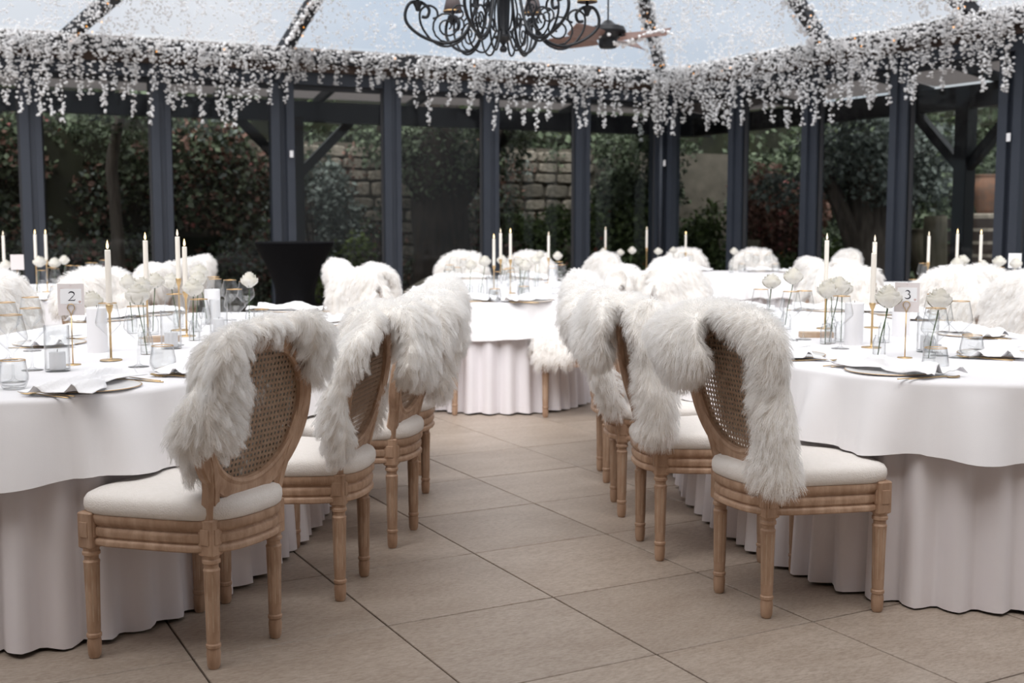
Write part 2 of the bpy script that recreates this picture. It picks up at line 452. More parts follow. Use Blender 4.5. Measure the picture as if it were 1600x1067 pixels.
# ------------------------------------------------------------------ pavilion walls
LPOSTS = [1.35, 2.77, 4.19, 7.16, 8.64, 10.1, 11.6]
RPOSTS = [1.70, 3.06, 4.45, 7.3, 8.7]
def post_mesh():
    b = MB()
    b.box((0, 0, 1.72), (0.20, 0.14, 3.44)); b.box((-0.07, -0.085, 1.70), (0.10, 0.05, 3.38)); b.box((0.085, -0.075, 1.70), (0.07, 0.03, 3.38))
    return b
def wall(name, W, ang, length, posts, struct_posts):
    root = empty(name); tag(root, kind='structure')
    first = None
    for s in posts:
        if first is None: o = first = post_mesh().build('post', M['slate'], root)
        else: o = copy_obj(first, root)
        o.location = W(s); o.rotation_euler = (0, 0, ang if name == 'wall_right' else ang + PI)
    for s in struct_posts:
        b = MB(); b.box((-0.10, 0, 1.75), (0.11, 0.16, 3.5)); b.box((0.09, -0.02, 1.75), (0.10, 0.16, 3.5)); b.box((0.0, 0.03, 1.75), (0.09, 0.1, 3.5))
        o = b.build('corner_post', M['slate'], root); o.location = W(s); o.rotation_euler = (0, 0, ang if name == 'wall_right' else ang + PI)
        # white sticker and latch on the post
        b = MB(); b.box((0, 0, 0), (0.045, 0.006, 0.085)); k = b.build('sticker', M['cardwhite'], root)
        k.location = W(s, -0.13, 2.19) + (UL if name == 'wall_left' else UR) * (-0.09 if name == 'wall_left' else 0.02); k.rotation_euler = (0, 0, ang)
    b = MB(); b.beam(W(-0.1, 0, 0.05), W(length, 0, 0.05), 0.16, 0.10); b.build('sill', M['slate'], root)
    b = MB(); b.beam(W(-0.1, 0, 3.16), W(length, 0, 3.16), 0.16, 0.16); b.build('head_rail', M['slate'], root)
    b = MB(); b.beam(W(-0.2, -0.06, 3.29), W(length, -0.06, 3.29), 0.14, 0.10); b.build('eaves_board', M['timber'], root)
    b = MB(); b.beam(W(-0.25, -0.08, 3.42), W(length, -0.08, 3.42), 0.26, 0.16); b.build('eaves_beam', M['darkbeam'], root)
    return root
wl_root = wall('wall_left', WL, AL, 12.4, LPOSTS, [5.65])
wr_root = wall('wall_right', WR, AR, 9.5, RPOSTS, [0.22, 5.9])
b = MB(); b.box((0, 0, 1.75), (0.26, 0.26, 3.5)); o = b.build('corner_post', M['slate'], wl_root); o.location = CORNER; o.rotation_euler = (0, 0, AL)
b = MB(); b.tube([WL(0.12, -0.2, 0.1), WL(0.12, -0.2, 3.3)], 0.035, 8); b.build('drain_pipe', M['slate'], wl_root, smooth=True)

wcount = 0
def windows(W, ss, root):
    global wcount
    for a, b_ in zip(ss[:-1], ss[1:]):
        wcount += 1
        fr = MB(); e = 0.11
        for z in (0.13, 3.05): fr.beam(W(a + e, 0, z), W(b_ - e, 0, z), 0.05, 0.07)
        for s in (a + e, b_ - e): fr.beam(W(s, 0, 0.1), W(s, 0, 3.08), 0.07, 0.05)
        f = fr.build('window_%d' % wcount, M['darkbeam']); tag(f, kind='structure')
        p = MB(); p.beam(W(a + e, 0, 1.6), W(b_ - e, 0, 1.6), 0.008, 2.92); p.build('pane', M['pane'], f)
windows(WL, [0.0] + LPOSTS[:3] + [5.65] + LPOSTS[3:], wl_root)
windows(WR, [0.15] + RPOSTS[:3] + [5.9] + RPOSTS[3:], wr_root)

# unseen solid slab, added above the camera to shade the near floor
b = MB(); b.box((-1, -0.6, 3.62), (18, 3.5, 0.14)); o = b.build('shade_slab_1', M['render']); tag(o, kind='structure')
# ------------------------------------------------------------------ glass roof
APEX = Vector((0.332, 9.8, 6.11))
roof = empty('ceiling'); tag(roof, kind='structure')
Lend = WL(12.4, 0, EAVE); Rend = WR(9.5, 0, EAVE); Cn = WL(0, 0, EAVE)
NLc = Vector((-9.4, 1.9, EAVE)); NRc = Vector((7.2, 1.9, EAVE))
eaves = [Lend, WL(8.23, 0, EAVE), WL(5.63, 0, EAVE), Cn, WR(3.21, 0, EAVE), WR(5.41, 0, EAVE), Rend, NRc, Vector((2.4, 1.9, EAVE)), Vector((-2.6, 1.9, EAVE)), NLc]
for i, p in enumerate(eaves):
    b = MB(); b.beam(p + Vector((0, 0, -0.02)), APEX, 0.13, 0.14); b.build('rafter', M['darkbeam'], roof)
    q = eaves[(i + 1) % len(eaves)]
    b = MB(); up = Vector((0, 0, 0.09))
    b.add([p + up, q + up, APEX + up, p + up * 1.1, q + up * 1.1, APEX + up * 1.1], [(0, 2, 1), (3, 4, 5), (0, 1, 4, 3), (1, 2, 5, 4), (2, 0, 3, 5)])
    b.build('roof_pane', M['roofpane'], roof)
b = MB(); b.beam(NLc, NRc, 0.2, 0.2); b.build('eaves_beam', M['darkbeam'], roof)
b = MB(); b.lathe([(0.0, -0.25), (0.16, -0.2), (0.2, 0.0), (0.2, 0.1), (0, 0.2)], 12, APEX); b.build('hub', M['darkbeam'], roof)
# unseen wall added behind the camera to block low sky and bounce light
b = MB(); b.box((-1, -2.2, 2.0), (22, 0.3, 4.2)); o = b.build('sky_block_wall', M['render']); tag(o, kind='structure')

# ------------------------------------------------------------------ chairs
LEAN = 0.2
def yb(z): return -(z - 0.45) * LEAN if z > 0.45 else 0.0
def bk(x, z, d=0.0):
    """point of the chair back: x across, z height, d behind the back plane"""
    return Vector((x, yb(z) - d, z))

def seat_ring(z, k=1.0, n=56, grow=0.0):
    R = []
    for i in range(n):
        t = 2 * PI * i / n
        cx, cy = math.cos(t), math.sin(t)
        sx = math.copysign(abs(cx) ** 0.42, cx); sy = math.copysign(abs(cy) ** 0.42, cy)
        y = 0.188 + (0.226 + grow) * k * sy
        if sy > 0: y += 0.018 * (1 - min(1, abs(sx)) ** 2) * k
        else: y -= 0.03 * (1 - min(1, abs(sx)) ** 2) * k
        w = 0.172 + 0.088 * (0.188 + 0.226 * sy + 0.03) / 0.43 + grow
        R.append((w * k * sx, y, z))
    return R

def fluted_leg():
    b = MB(); S = 32
    def rf(t, z):
        if 0.105 < z < 0.285: return 0.90 if t % 4 == 0 else (0.965 if t % 4 in (1, 3) else 1.0)
        return 1.0
    prof = [(0.0, 0.0), (0.0145, 0.001), (0.0185, 0.010), (0.0205, 0.045), (0.0185, 0.060), (0.0215, 0.064), (0.0215, 0.072), (0.0185, 0.076),
            (0.0195, 0.092), (0.0195, 0.104), (0.0205, 0.108), (0.0215, 0.19), (0.0238, 0.282), (0.0240, 0.288), (0.0200, 0.294),
            (0.0205, 0.305), (0.0255, 0.309), (0.0255, 0.317), (0.0225, 0.321), (0.0245, 0.331)]
    b.lathe(prof, S, rfun=rf)
    return b

def make_chair():
    root = empty('cane_back_chair')
    lg = fluted_leg()
    l0 = None
    for x, y, blk in ((-0.14, 0, 1), (0.14, 0, 1), (-0.225, 0.37, 1), (0.225, 0.37, 1)):
        if l0 is None: o = l0 = lg.build('leg', M['wood'], root, autosmooth=35)
        else: o = copy_obj(l0, root)
        o.location = (x, y, 0)
        q = MB(); q.bevbox((0, 0, 0.382), (0.052, 0.052, 0.106), 0.004)
        for dx, dy in ((0, -0.0265), (0, 0.0265), (-0.0265, 0), (0.0265, 0)):   # raised square on each face
            q.bevbox((dx, dy, 0.385), (0.030 if dx == 0 else 0.004, 0.030 if dy == 0 else 0.004, 0.045), 0.001)
        q = q.build('leg_block', M['wood'], o)
        # pale limewash in four flutes
        w = MB()
        for t in range(8):
            a = 2 * PI * (t * 4) / 32
            r0, r1 = 0.0192, 0.0222
            ca, sa = math.cos(a), math.sin(a); tx_, ty_ = -sa, ca
            w.add([(r0 * ca + tx_ * 0.0017, r0 * sa + ty_ * 0.0017, 0.112), (r0 * ca - tx_ * 0.0017, r0 * sa - ty_ * 0.0017, 0.112),
                   (r1 * ca - tx_ * 0.0017, r1 * sa - ty_ * 0.0017, 0.278), (r1 * ca + tx_ * 0.0017, r1 * sa + ty_ * 0.0017, 0.278)], [(0, 1, 2, 3)])
        w.build('limewash', M['limewash'], o)
    # moulded seat rail
    b = MB()
    prof = [(0.340, 0.88), (0.338, 0.965), (0.342, 0.985), (0.352, 0.988), (0.357, 0.978), (0.360, 0.955), (0.364, 0.952), (0.368, 0.974), (0.380, 0.983), (0.390, 0.976),
            (0.394, 0.955), (0.398, 0.953), (0.402, 0.980), (0.410, 0.998), (0.424, 1.0), (0.430, 0.992), (0.432, 0.975), (0.432, 0.88)]
    b.loft([seat_ring(z, k) for z, k in prof]); b.build('seat_rail', M['wood'], root, autosmooth=40)
    b = MB()
    prof = [(0.431, 0.90), (0.431, 0.985), (0.437, 1.01), (0.452, 1.022), (0.468, 1.018), (0.480, 0.99), (0.488, 0.93), (0.494, 0.80), (0.498, 0.55), (0.5, 0.25)]
    b.loft([seat_ring(z, k) for z, k in prof], True, True); b.build('seat', M['linen'], root, smooth=True)
    # oval back frame
    cz, ra, rb = 0.715, 0.218, 0.216
    prof = [(-0.024, -0.014), (-0.018, -0.018), (-0.010, -0.014), (0.0, -0.018), (0.012, -0.014), (0.020, -0.017), (0.025, -0.011), (0.025, 0.012),
            (0.018, 0.017), (0.010, 0.013), (0.0, 0.018), (-0.014, 0.014), (-0.024, 0.013)]
    pts, nr = [], []
    nb = Vector((0, 1, LEAN)).normalized()
    for i in range(64):
        t = 2 * PI * i / 64
        p = bk(ra * math.cos(t), cz + rb * math.sin(t)); n = bk(math.cos(t), 1.5 + math.sin(t)) - bk(0, 1.5)
        pts.append(p); nr.append((n.normalized() * (1.18 - .16 * math.sin(t)), nb))
    b = MB(); b.sweep(pts, nr, prof, True); fr = b.build('back_frame', M['wood'], root, autosmooth=35)
    # stiles from the rear legs into the oval
    st0 = None
    for s in (-1, 1):
        b = MB(); P = [(0.140, 0.428), (0.141, 0.47), (0.149, 0.52), (0.168, 0.585), (0.193, 0.65), (0.212, 0.71), (0.2195, 0.765)]
        rings = []
        for i, (x, z) in enumerate(P):
            w = 0.024 - 0.004 * i / 6; d = 0.021 - 0.006 * i / 6
            c = bk(s * x, z)
            a = max(0, i - 1); e = min(len(P) - 1, i + 1)
            T = (bk(s * P[e][0], P[e][1]) - bk(s * P[a][0], P[a][1])).normalized(); Bx = T.cross(Vector((0, 1, 0))).normalized(); By = Bx.cross(T)
            rings.append([c + Bx * (w * u) + By * (d * v) for u, v in ((-1, -.6), (-.6, -1), (.2, -1), (.3, -.8), (.6, -1), (1, -.6), (1, .7), (.7, 1), (-.7, 1), (-1, .7))])
        b.loft(rings, True, True); b.build('stile', M['wood'], root, autosmooth=35)
    # woven cane panel: paired strands both ways and single diagonals
    b = MB(); R = 0.198; g = 0.0165
    def strand(p, q, off):
        a = bk(p[0], cz + p[1], off); c = bk(q[0], cz + q[1], off); d = c - a
        if d.length < 0.01: return
        d.normalize(); side = d.cross(nb) * 0.00105; th = nb * 0.0007
        b.add([a - side - th, a + side - th, c + side - th, c - side - th, a - side + th, a + side + th, c + side + th, c - side + th],
              [(0, 3, 2, 1), (4, 5, 6, 7), (0, 1, 5, 4), (2, 3, 7, 6)])
    k = int(R / g) + 1
    for i in range(-k, k + 1):
        for e in (-0.0023, 0.0023):
            u = i * g + e
            if abs(u) < R:
                h = math.sqrt(R * R - u * u); strand((u, -h), (u, h), 0.0008); strand((-h, u), (h, u), -0.0008)
    k = int(R / (g * 0.7071)) + 1
    for i in range(-k, k + 1):
        u = (i + 0.5) * g * 0.7071
        if abs(u) < R:
            h = math.sqrt(R * R - u * u); c_ = 0.70711
            strand((u * c_ - h * c_, u * c_ + h * c_), (u * c_ + h * c_, u * c_ - h * c_), 0.0002)
            strand((-u * c_ - h * c_, u * c_ - h * c_), (-u * c_ + h * c_, u * c_ + h * c_), -0.0002)
    b.build('cane_panel', M['cane'], root)
    return root

# ------------------------------------------------------------------ sheepskins
def strap(mb, pts, hw, ht, W='x', n=None, seg=14):
    """a soft elliptical band along a path"""
    P = [Vector(p) for p in pts]; K = len(P) - 1
    n = n or max(10, K * 5)
    hw = hw if hasattr(hw, '__len__') else [hw] * (K + 1)
    def cr(a, b_, c, d, t):
        return 0.5 * ((2 * b_) + (c - a) * t + (2 * a - 5 * b_ + 4 * c - d) * t * t + (3 * b_ - a - 3 * c + d) * t ** 3)
    C_, Wd = [], []
    for i in range(n + 1):
        u = min(K - 1e-6, K * i / n); k = int(u); t = u - k
        C_.append(cr(P[max(0, k - 1)], P[k], P[min(K, k + 1)], P[min(K, k + 2)], t)); Wd.append(hw[k] * (1 - t) + hw[k + 1] * t)
    rings = []
    for i in range(n + 1):
        T = (C_[min(n, i + 1)] - C_[max(0, i - 1)]).normalized()
        if W == 'auto': w = T.cross(Vector((0, -1, -LEAN)))
        else: w = {'x': Vector((1, 0, 0)), 'y': Vector((0, 1, 0))}.get(W) if isinstance(W, str) else Vector(W)
        w = (w - T * w.dot(T)).normalized(); N = T.cross(w)
        e = min(i, n - i) / n * (K + 1); sc = 1.0 if e > 0.6 else max(0.12, math.sqrt(1 - (1 - e / 0.6) ** 2))
        rings.append([C_[i] + w * (math.cos(2 * PI * j / seg) * Wd[i] * sc) + N * (math.sin(2 * PI * j / seg) * ht * (0.5 + 0.5 * sc)) for j in range(seg)])
    mb.loft(rings, True, True)

def B(*t): return [bk(*p) for p in t]
def front_sheet(mb, z0=0.53, w=0.2):
    strap(mb, B((0, .975, 0.0), (0, .945, -.05), (0, .84, -.06), (0, .68, -.06), (0, z0 + .03, -.065), (0, z0, -.07)), [w * .8, w, w * 1.15, w * 1.1, w, w * .8], .020)
def roll(mb, a0=170, a1=10, r=.258, wy=.045, ht=.02, dy=0.0):
    strap(mb, [bk(r * math.cos(math.radians(a)), .715 + r * math.sin(math.radians(a)), dy) for a in np.linspace(a0, a1, 8)], wy, ht, 'y')

def skin_curly_flaps(mb):      # first chair, left table
    front_sheet(mb); roll(mb, 172, 12, .252, .040, .014, .004)
    strap(mb, B((-.10, .98, .01), (-.185, .925, .045), (-.215, .845, .06), (-.185, .76, .065), (-.135, .715, .055)), [.03, .06, .085, .115, .10], .024, 'auto')
    strap(mb, B((-.255, .80, .02), (-.265, .72, .0), (-.255, .645, -.02)), .05, .025, 'y')
    strap(mb, B((.09, .98, .01), (.17, .93, .04), (.215, .86, .05), (.228, .79, .05)), [.03, .055, .07, .05], .022, 'auto')
def skin_cap_left_tail(mb):    # second chair, left table
    front_sheet(mb, .56, .17); roll(mb, 165, 15)
    strap(mb, B((.0, .975, .03), (.02, .93, .12), (.03, .86, .165), (.03, .78, .17), (.03, .725, .155)), [.11, .15, .175, .175, .13], .042)
    strap(mb, B((-.12, .965, .03), (-.235, .88, .02), (-.268, .76, -.015), (-.255, .65, -.02), (-.225, .55, .005), (-.21, .50, .02)), [.04, .045, .038, .045, .068, .065], .042, 'x')
    strap(mb, B((.2, .85, -.05), (.225, .72, -.05), (.215, .60, -.03), (.205, .52, -.02)), .055, .035, (.5, .8, 0))
def skin_open_right(mb):       # third chair, left table: open arch on the right
    front_sheet(mb, .56, .18); roll(mb, 165, 15, .258, .038, .016)
    strap(mb, B((-.06, .975, .03), (-.09, .92, .10), (-.10, .84, .13), (-.10, .76, .12)), [.1, .12, .12, .10], .04)
    strap(mb, B((.10, .985, .0), (.215, .94, .05), (.275, .84, .075), (.265, .72, .07), (.245, .62, .065), (.23, .55, .06)), [.03, .045, .05, .05, .055, .05], .036, 'auto')
def skin_cap_right_tail(mb):   # first chair, right table
    front_sheet(mb, .56, .17); roll(mb, 170, 12, .264, .058, .028)
    strap(mb, B((-.05, .975, .03), (-.08, .94, .085), (-.10, .87, .115), (-.10, .80, .115), (-.09, .755, .10)), [.10, .145, .175, .16, .11], .042)
    strap(mb, B((.13, .965, -.01), (.212, .90, -.005), (.222, .79, .0), (.232, .66, .012), (.24, .53, .035), (.242, .45, .045)), [.045, .062, .065, .066, .078, .078], .045, (.8, .6, 0))
def skin_big_cap(mb):          # second chair, right table
    front_sheet(mb, .56, .17); roll(mb, 168, 14)
    strap(mb, B((-.03, .975, .03), (-.05, .935, .11), (-.05, .86, .15), (-.05, .79, .15), (-.05, .74, .13)), [.13, .19, .21, .19, .13], .045)
    strap(mb, B((.12, .965, -.02), (.205, .89, -.03), (.22, .77, -.02), (.215, .65, .0), (.21, .54, .02), (.21, .47, .03)), [.05, .07, .075, .07, .08, .075], .048, (.8, .6, 0))
def skin_open_left(mb):        # third chair, right table: open arch on the left
    front_sheet(mb, .56, .18); roll(mb, 165, 15, .258, .038, .016)
    strap(mb, B((-.10, .985, .0), (-.215, .94, .05), (-.27, .85, .075), (-.255, .75, .07), (-.22, .68, .065)), [.03, .042, .05, .048, .04], .036, 'auto')
    strap(mb, B((.06, .975, .03), (.10, .92, .10), (.12, .84, .13), (.11, .76, .12)), [.1, .12, .12, .10], .04)
    strap(mb, B((.20, .84, .04), (.215, .72, .05), (.205, .60, .05), (.20, .52, .04), (.19, .47, .03)), .06, .038, (.8, .6, 0))
def skin_full_cape(mb):        # covers the whole top, front and back
    front_sheet(mb, .54, .21); roll(mb, 178, 2, .258, .06, .024)
    strap(mb, B((0, .975, .02), (0, .93, .06), (0, .85, .075), (0, .76, .075), (0, .68, .07)), [.16, .22, .245, .235, .17], .034)
def skin_over_seat(mb):        # slides down over the seat and hangs off its front
    front_sheet(mb, .55, .2); roll(mb, 172, 8)
    strap(mb, B((0, .975, .02), (-.02, .93, .07), (-.03, .86, .09), (-.03, .8, .085)), [.14, .19, .2, .15], .036)
    strap(mb, [(0, -.0, .60), (0, .08, .54), (-.02, .2, .53), (-.04, .34, .53), (-.05, .44, .50), (-.05, .475, .43), (-.05, .48, .36)], [.18, .19, .2, .2, .19, .17, .14], .03)
    strap(mb, [(-.08, .28, .53), (-.2, .29, .53), (-.275, .30, .47), (-.285, .31, .40), (-.28, .31, .35)], [.12, .15, .16, .15, .11], .03, 'y')

def fleece(mesh, name, count, length, radius, seed, parent, droop=0.5, stand=0.55, curl=0.3, pts=6, clump=30, clump_f=0.75):
    rng = np.random.default_rng(seed)
    nv = len(mesh.vertices); co = np.empty(nv * 3); mesh.vertices.foreach_get('co', co); co = co.reshape(-1, 3)
    no = np.empty(nv * 3); mesh.vertices.foreach_get('normal', no); no = no.reshape(-1, 3)
    mesh.calc_loop_triangles(); nt = len(mesh.loop_triangles); tri = np.empty(nt * 3, dtype=np.int32); mesh.loop_triangles.foreach_get('vertices', tri); tri = tri.reshape(-1, 3)
    a, b_, c = co[tri[:, 0]], co[tri[:, 1]], co[tri[:, 2]]
    ar = np.linalg.norm(np.cross(b_ - a, c - a), axis=1); pr = ar / ar.sum()
    ti = rng.choice(nt, count, p=pr); u = rng.random(count); v = rng.random(count); fl = u + v > 1; u[fl] = 1 - u[fl]; v[fl] = 1 - v[fl]
    w = 1 - u - v
    P = a[ti] * w[:, None] + b_[ti] * u[:, None] + c[ti] * v[:, None]
    Nn = no[tri[ti, 0]] * w[:, None] + no[tri[ti, 1]] * u[:, None] + no[tri[ti, 2]] * v[:, None]
    Nn /= np.linalg.norm(Nn, axis=1)[:, None] + 1e-9
    g = np.array([0, 0, -1.0]); gt = g - Nn * (Nn @ g)[:, None]
    # smooth swirling flow so the wool does not all run straight down
    ph = rng.random(9) * 6.28
    sw = np.stack([np.sin(P[:, 1] * 17 + P[:, 2] * 11 + ph[0]) + np.sin(P[:, 2] * 27 + ph[1]), np.sin(P[:, 0] * 19 + P[:, 2] * 13 + ph[2]) + np.sin(P[:, 0] * 29 + ph[3]),
                   0.6 * np.sin(P[:, 0] * 15 + P[:, 1] * 15 + ph[4])], 1) * 0.5
    D = Nn * stand + gt * 0.55 + sw * curl + rng.normal(0, 0.16, (count, 3))
    D /= np.linalg.norm(D, axis=1)[:, None] + 1e-9
    Ln = length * (0.6 + 0.6 * rng.random(count))
    s = np.linspace(0, 1, pts)
    X = P[:, None, :] + D[:, None, :] * (Ln[:, None] * s)[:, :, None] + g * (droop * Ln[:, None] * s ** 2)[:, :, None]
    k = max(1, count // clump); kd = kdtree.KDTree(k)
    for i in range(k): kd.insert(P[i], i)
    kd.balance()
    idx = np.fromiter((kd.find(p)[1] for p in P), dtype=np.int64, count=count)
    f = (clump_f * s ** 1.3)[None, :, None] * (0.6 + 0.4 * rng.random(count))[:, None, None]
    X = X * (1 - f) + X[idx] * f
    # crimp
    ax = rng.normal(0, 1, (count, 3)); X += ax[:, None, :] * (0.0022 * np.sin(s * 9 + rng.random(count)[:, None] * 6.28) * s)[:, :, None] * (length / 0.05)
    cv = bpy.data.hair_curves.new(name); cv.add_curves([pts] * count)
    cv.attributes['position'].data.foreach_set('vector', X.astype(np.float32).ravel())
    ra = (radius * (1 - 0.8 * s ** 1.5))[None, :].repeat(count, 0)
    at = cv.attributes.get('radius') or cv.attributes.new('radius', 'FLOAT', 'POINT')
    at.data.foreach_set('value', ra.astype(np.float32).ravel())
    cv.materials.append(M['fleece'])
    o = bpy.data.objects.new(name, cv); link(o, parent); o['kind'] = 'stuff'
    return o

def make_skin(fn, seed, count, length, radius, voxel=0.014, **kw):
    mb = MB(); fn(mb)
    t = mb.build('sheepskin')
    m = t.modifiers.new('r', 'REMESH'); m.mode = 'VOXEL'; m.voxel_size = voxel; m.use_smooth_shade = True
    m2 = t.modifiers.new('s', 'SMOOTH'); m2.iterations = 6; m2.factor = 0.5
    bpy.context.view_layer.update()
    me = bpy.data.meshes.new_from_object(t.evaluated_get(bpy.context.evaluated_depsgraph_get()))
    old = t.data; bpy.data.objects.remove(t); bpy.data.meshes.remove(old)
    rng = random.Random(seed); o1, o2, o3 = rng.random() * 9, rng.random() * 9, rng.random() * 9
    nrm = [v.normal.copy() for v in me.vertices]
    for v, n in zip(me.vertices, nrm):
        p = v.co; d = 0.006 * (math.sin(p.x * 31 + o1) + math.sin(p.z * 27 + p.x * 13 + o2) + math.sin(p.y * 33 + p.z * 15 + o3))
        v.co = p + n * d
    me.name = 'sheepskin'; me.materials.clear(); me.materials.append(M['hide'])
    o = bpy.data.objects.new('sheepskin', me); link(o)
    fleece(me, 'wool', count, length, radius, seed, o, **kw)
    return o

# (x, y of the rear legs' midpoint, facing in degrees, skin kind, words for the label, table)
CH = [
 (-.785, 3.322, 153.8, 'curl', 'nearest chair on the left', 'L'),
 (-.554, 3.939, 170.7, 'capl', 'second chair of the left aisle row', 'L'),
 (-.438, 4.586, 167.7, 'opr', 'third chair of the left aisle row', 'L'),
 (-.425, 5.25, 173, 'full', 'fourth chair of the left aisle row', 'L'),
 (-.46, 5.93, 180, 'full', 'fifth chair of the left aisle row', 'L'),
 (-1.02, 7.35, 236, 'opr', 'chair at the far end of the left table', 'L'),
 (-2.45, 7.0, -48, 'full', 'chair on the outer far side of the left table', 'L'),
 (-2.72, 6.35, -12, 'full', 'chair cut by the left picture edge', 'L'),
 (.764, 3.759, 22.2, 'capr', 'nearest chair on the right', 'R'),
 (.534, 4.413, 9.0, 'bigc', 'second chair of the right aisle row', 'R'),
 (.471, 5.078, 1.4, 'opl', 'third chair of the right aisle row', 'R'),
 (.46, 5.76, 2, 'full', 'fourth chair of the right aisle row', 'R'),
 (.50, 6.43, -4, 'full', 'fifth chair of the right aisle row', 'R'),
 (1.10, 7.45, -62, 'opl', 'chair at the far aisle corner of the right table', 'R'),
 (2.12, 7.45, 245, 'opr', 'chair at the far end of the right table', 'R'),
 (2.62, 7.05, 222, 'full', 'chair on the outer far corner of the right table', 'R'),
 (2.74, 6.45, 190, 'full', 'chair nearest the right picture edge', 'R'),
 (.64, 7.70, 163, 'seat', 'chair at the near right corner of the centre table', 'C'),
 (-.80, 7.80, 16, 'full', 'chair at the near left corner of the centre table', 'C'),
 (1.10, 8.62, 176, 'full', 'second chair on the right side of the centre table', 'C'),
 (1.13, 9.45, 180, 'full', 'third chair on the right side of the centre table', 'C'),
 (-1.22, 8.9, 4, 'full', 'second chair on the left side of the centre table', 'C'),
 (-.50, 12.0, -82, 'full', 'left chair at the far end of the centre table', 'C'),
 (.18, 12.1, -92, 'full', 'right chair at the far end of the centre table', 'C'),
 (.80, 11.4, 205, 'full', 'chair at the far right corner of the centre table', 'C'),
 (2.10, 14.0, -90, 'full', 'left chair behind the glass corner table', 'G'),
 (2.90, 13.85, -96, 'full', 'right chair behind the glass corner table', 'G'),
 (3.66, 13.05, 187, 'full', 'chair at the right end of the glass corner table', 'G'),
 (-2.62, 8.3, 165, 'opr', 'near aisle chair of the far left table', 'FL'),
 (-2.66, 9.15, 178, 'full', 'middle aisle chair of the far left table', 'FL'),
 (-2.80, 10.1, 190, 'full', 'far aisle chair of the far left table', 'FL'),
 (2.56, 8.55, 8, 'opl', 'near aisle chair of the far right table', 'FR'),
 (2.52, 9.4, 0, 'full', 'middle aisle chair of the far right table', 'FR'),
 (3.05, 7.62, 70, 'full', 'chair at the near end of the far right table', 'FR'),
 (-3.35, 7.45, 95, 'full', 'chair at the near end of the far left table', 'FL'),
]
SK = {}
SK['curl'] = make_skin(skin_curly_flaps, 3, 30000, .038, .00066, clump=36, clump_f=.85, droop=.45, stand=.42, curl=.45)
SK['capl'] = make_skin(skin_cap_left_tail, 5, 30000, .034, .00068, clump=32, clump_f=.8, droop=.45, stand=.45, curl=.42)
SK['opr'] = make_skin(skin_open_right, 8, 16000, .042, .0009, clump=26, clump_f=.7, stand=.55, droop=.4)
SK['capr'] = make_skin(skin_cap_right_tail, 11, 30000, .036, .00068, clump=18, clump_f=.5, curl=.45, stand=.6, droop=.35)
SK['bigc'] = make_skin(skin_big_cap, 13, 26000, .038, .00072, clump=18, clump_f=.5, curl=.45, stand=.6, droop=.35)
SK['opl'] = make_skin(skin_open_left, 17, 16000, .042, .0009, clump=26, clump_f=.7, stand=.55, droop=.4)
SK['full'] = make_skin(skin_full_cape, 19, 13000, .046, .0012, clump=26, clump_f=.55, stand=.65, droop=.3)
SK['seat'] = make_skin(skin_over_seat, 23, 13000, .046, .0012, clump=26, clump_f=.55, stand=.65, droop=.3)
used = set(); chair0 = None
for x, y, fa, sk, words_, fl in CH:
    if chair0 is None: c = chair0 = make_chair()
    else: c = copy_tree(chair0)
    rz = math.radians(fa - 90)
    c.location = (x, y, 0); c.rotation_euler = (0, 0, rz)
    tag(c, 'limed oak chair with cane back, ' + words_, 'chair', 'oval cane-back dining chairs')
    s = SK[sk]
    if sk in used: s = copy_tree(s)
    used.add(sk)
    s.location = (x, y, 0); s.rotation_euler = (0, 0, rz)
    tag(s, 'white sheepskin over the ' + words_, 'sheepskin', 'sheepskins draped over the chair backs')

# ------------------------------------------------------------------ garden outside
g = MB(); g.box((2, 60, -0.17), (200, 140, 0.1)); g = g.build('ground', M['soil']); tag(g, kind='structure')

def leaves(name, blobs, n, size, mat, parent, seed, shell=0.55):
    """one mesh of folded leaves scattered through ellipsoids"""
    rng = np.random.default_rng(seed); mb_v, mb_f = [], []
    vol = np.array([b[1][0] * b[1][1] * b[1][2] for b in blobs]) ** 0.7; pr = vol / vol.sum()
    which = rng.choice(len(blobs), n, p=pr)
    d = rng.normal(0, 1, (n, 3)); d /= np.linalg.norm(d, axis=1)[:, None]
    r = shell + (1 - shell) * rng.random(n) ** 0.6
    C_ = np.array([b[0] for b in blobs], dtype=float)[which]; R = np.array([b[1] for b in blobs], dtype=float)[which]
    P = C_ + d * R * r[:, None] + rng.normal(0, size * 0.6, (n, 3))
    t = d * 0.4 + rng.normal(0, 0.7, (n, 3)) + np.array([0, 0, -0.25]); t /= np.linalg.norm(t, axis=1)[:, None]
    nn = rng.normal(0, 0.7, (n, 3)) + d; s = np.cross(t, nn); s /= np.linalg.norm(s, axis=1)[:, None] + 1e-9
    up = np.cross(s, t)
    L = size * (0.6 + 0.8 * rng.random(n))[:, None]
    V = np.stack([P, P + t * L * .5 + s * L * .36 + up * L * .1, P + t * L, P + t * L * .5 - s * L * .36 + up * L * .1], 1).reshape(-1, 3)
    F = np.arange(n * 4).reshape(-1, 4)
    F = np.concatenate([F[:, [0, 1, 2]], F[:, [0, 2, 3]]])
    me = bpy.data.meshes.new(name); me.from_pydata(V.tolist(), [], F.tolist()); me.materials.append(mat)
    me.validate(); o = link(bpy.data.objects.new(name, me), parent); o['kind'] = 'stuff'
    return o

def clump_blobs(c, r, n, seed, flat=1.0):
    rng = random.Random(seed); out = []
    for _ in range(n):
        a = rng.uniform(0, 2 * PI); e = rng.uniform(-0.9, 1.0); q = rng.uniform(0.3, 0.85)
        out.append(((c[0] + r[0] * q * math.cos(a), c[1] + r[1] * q * math.sin(a), c[2] + r[2] * e * .75), tuple(x * rng.uniform(.28, .45) for x in r)))
    return out

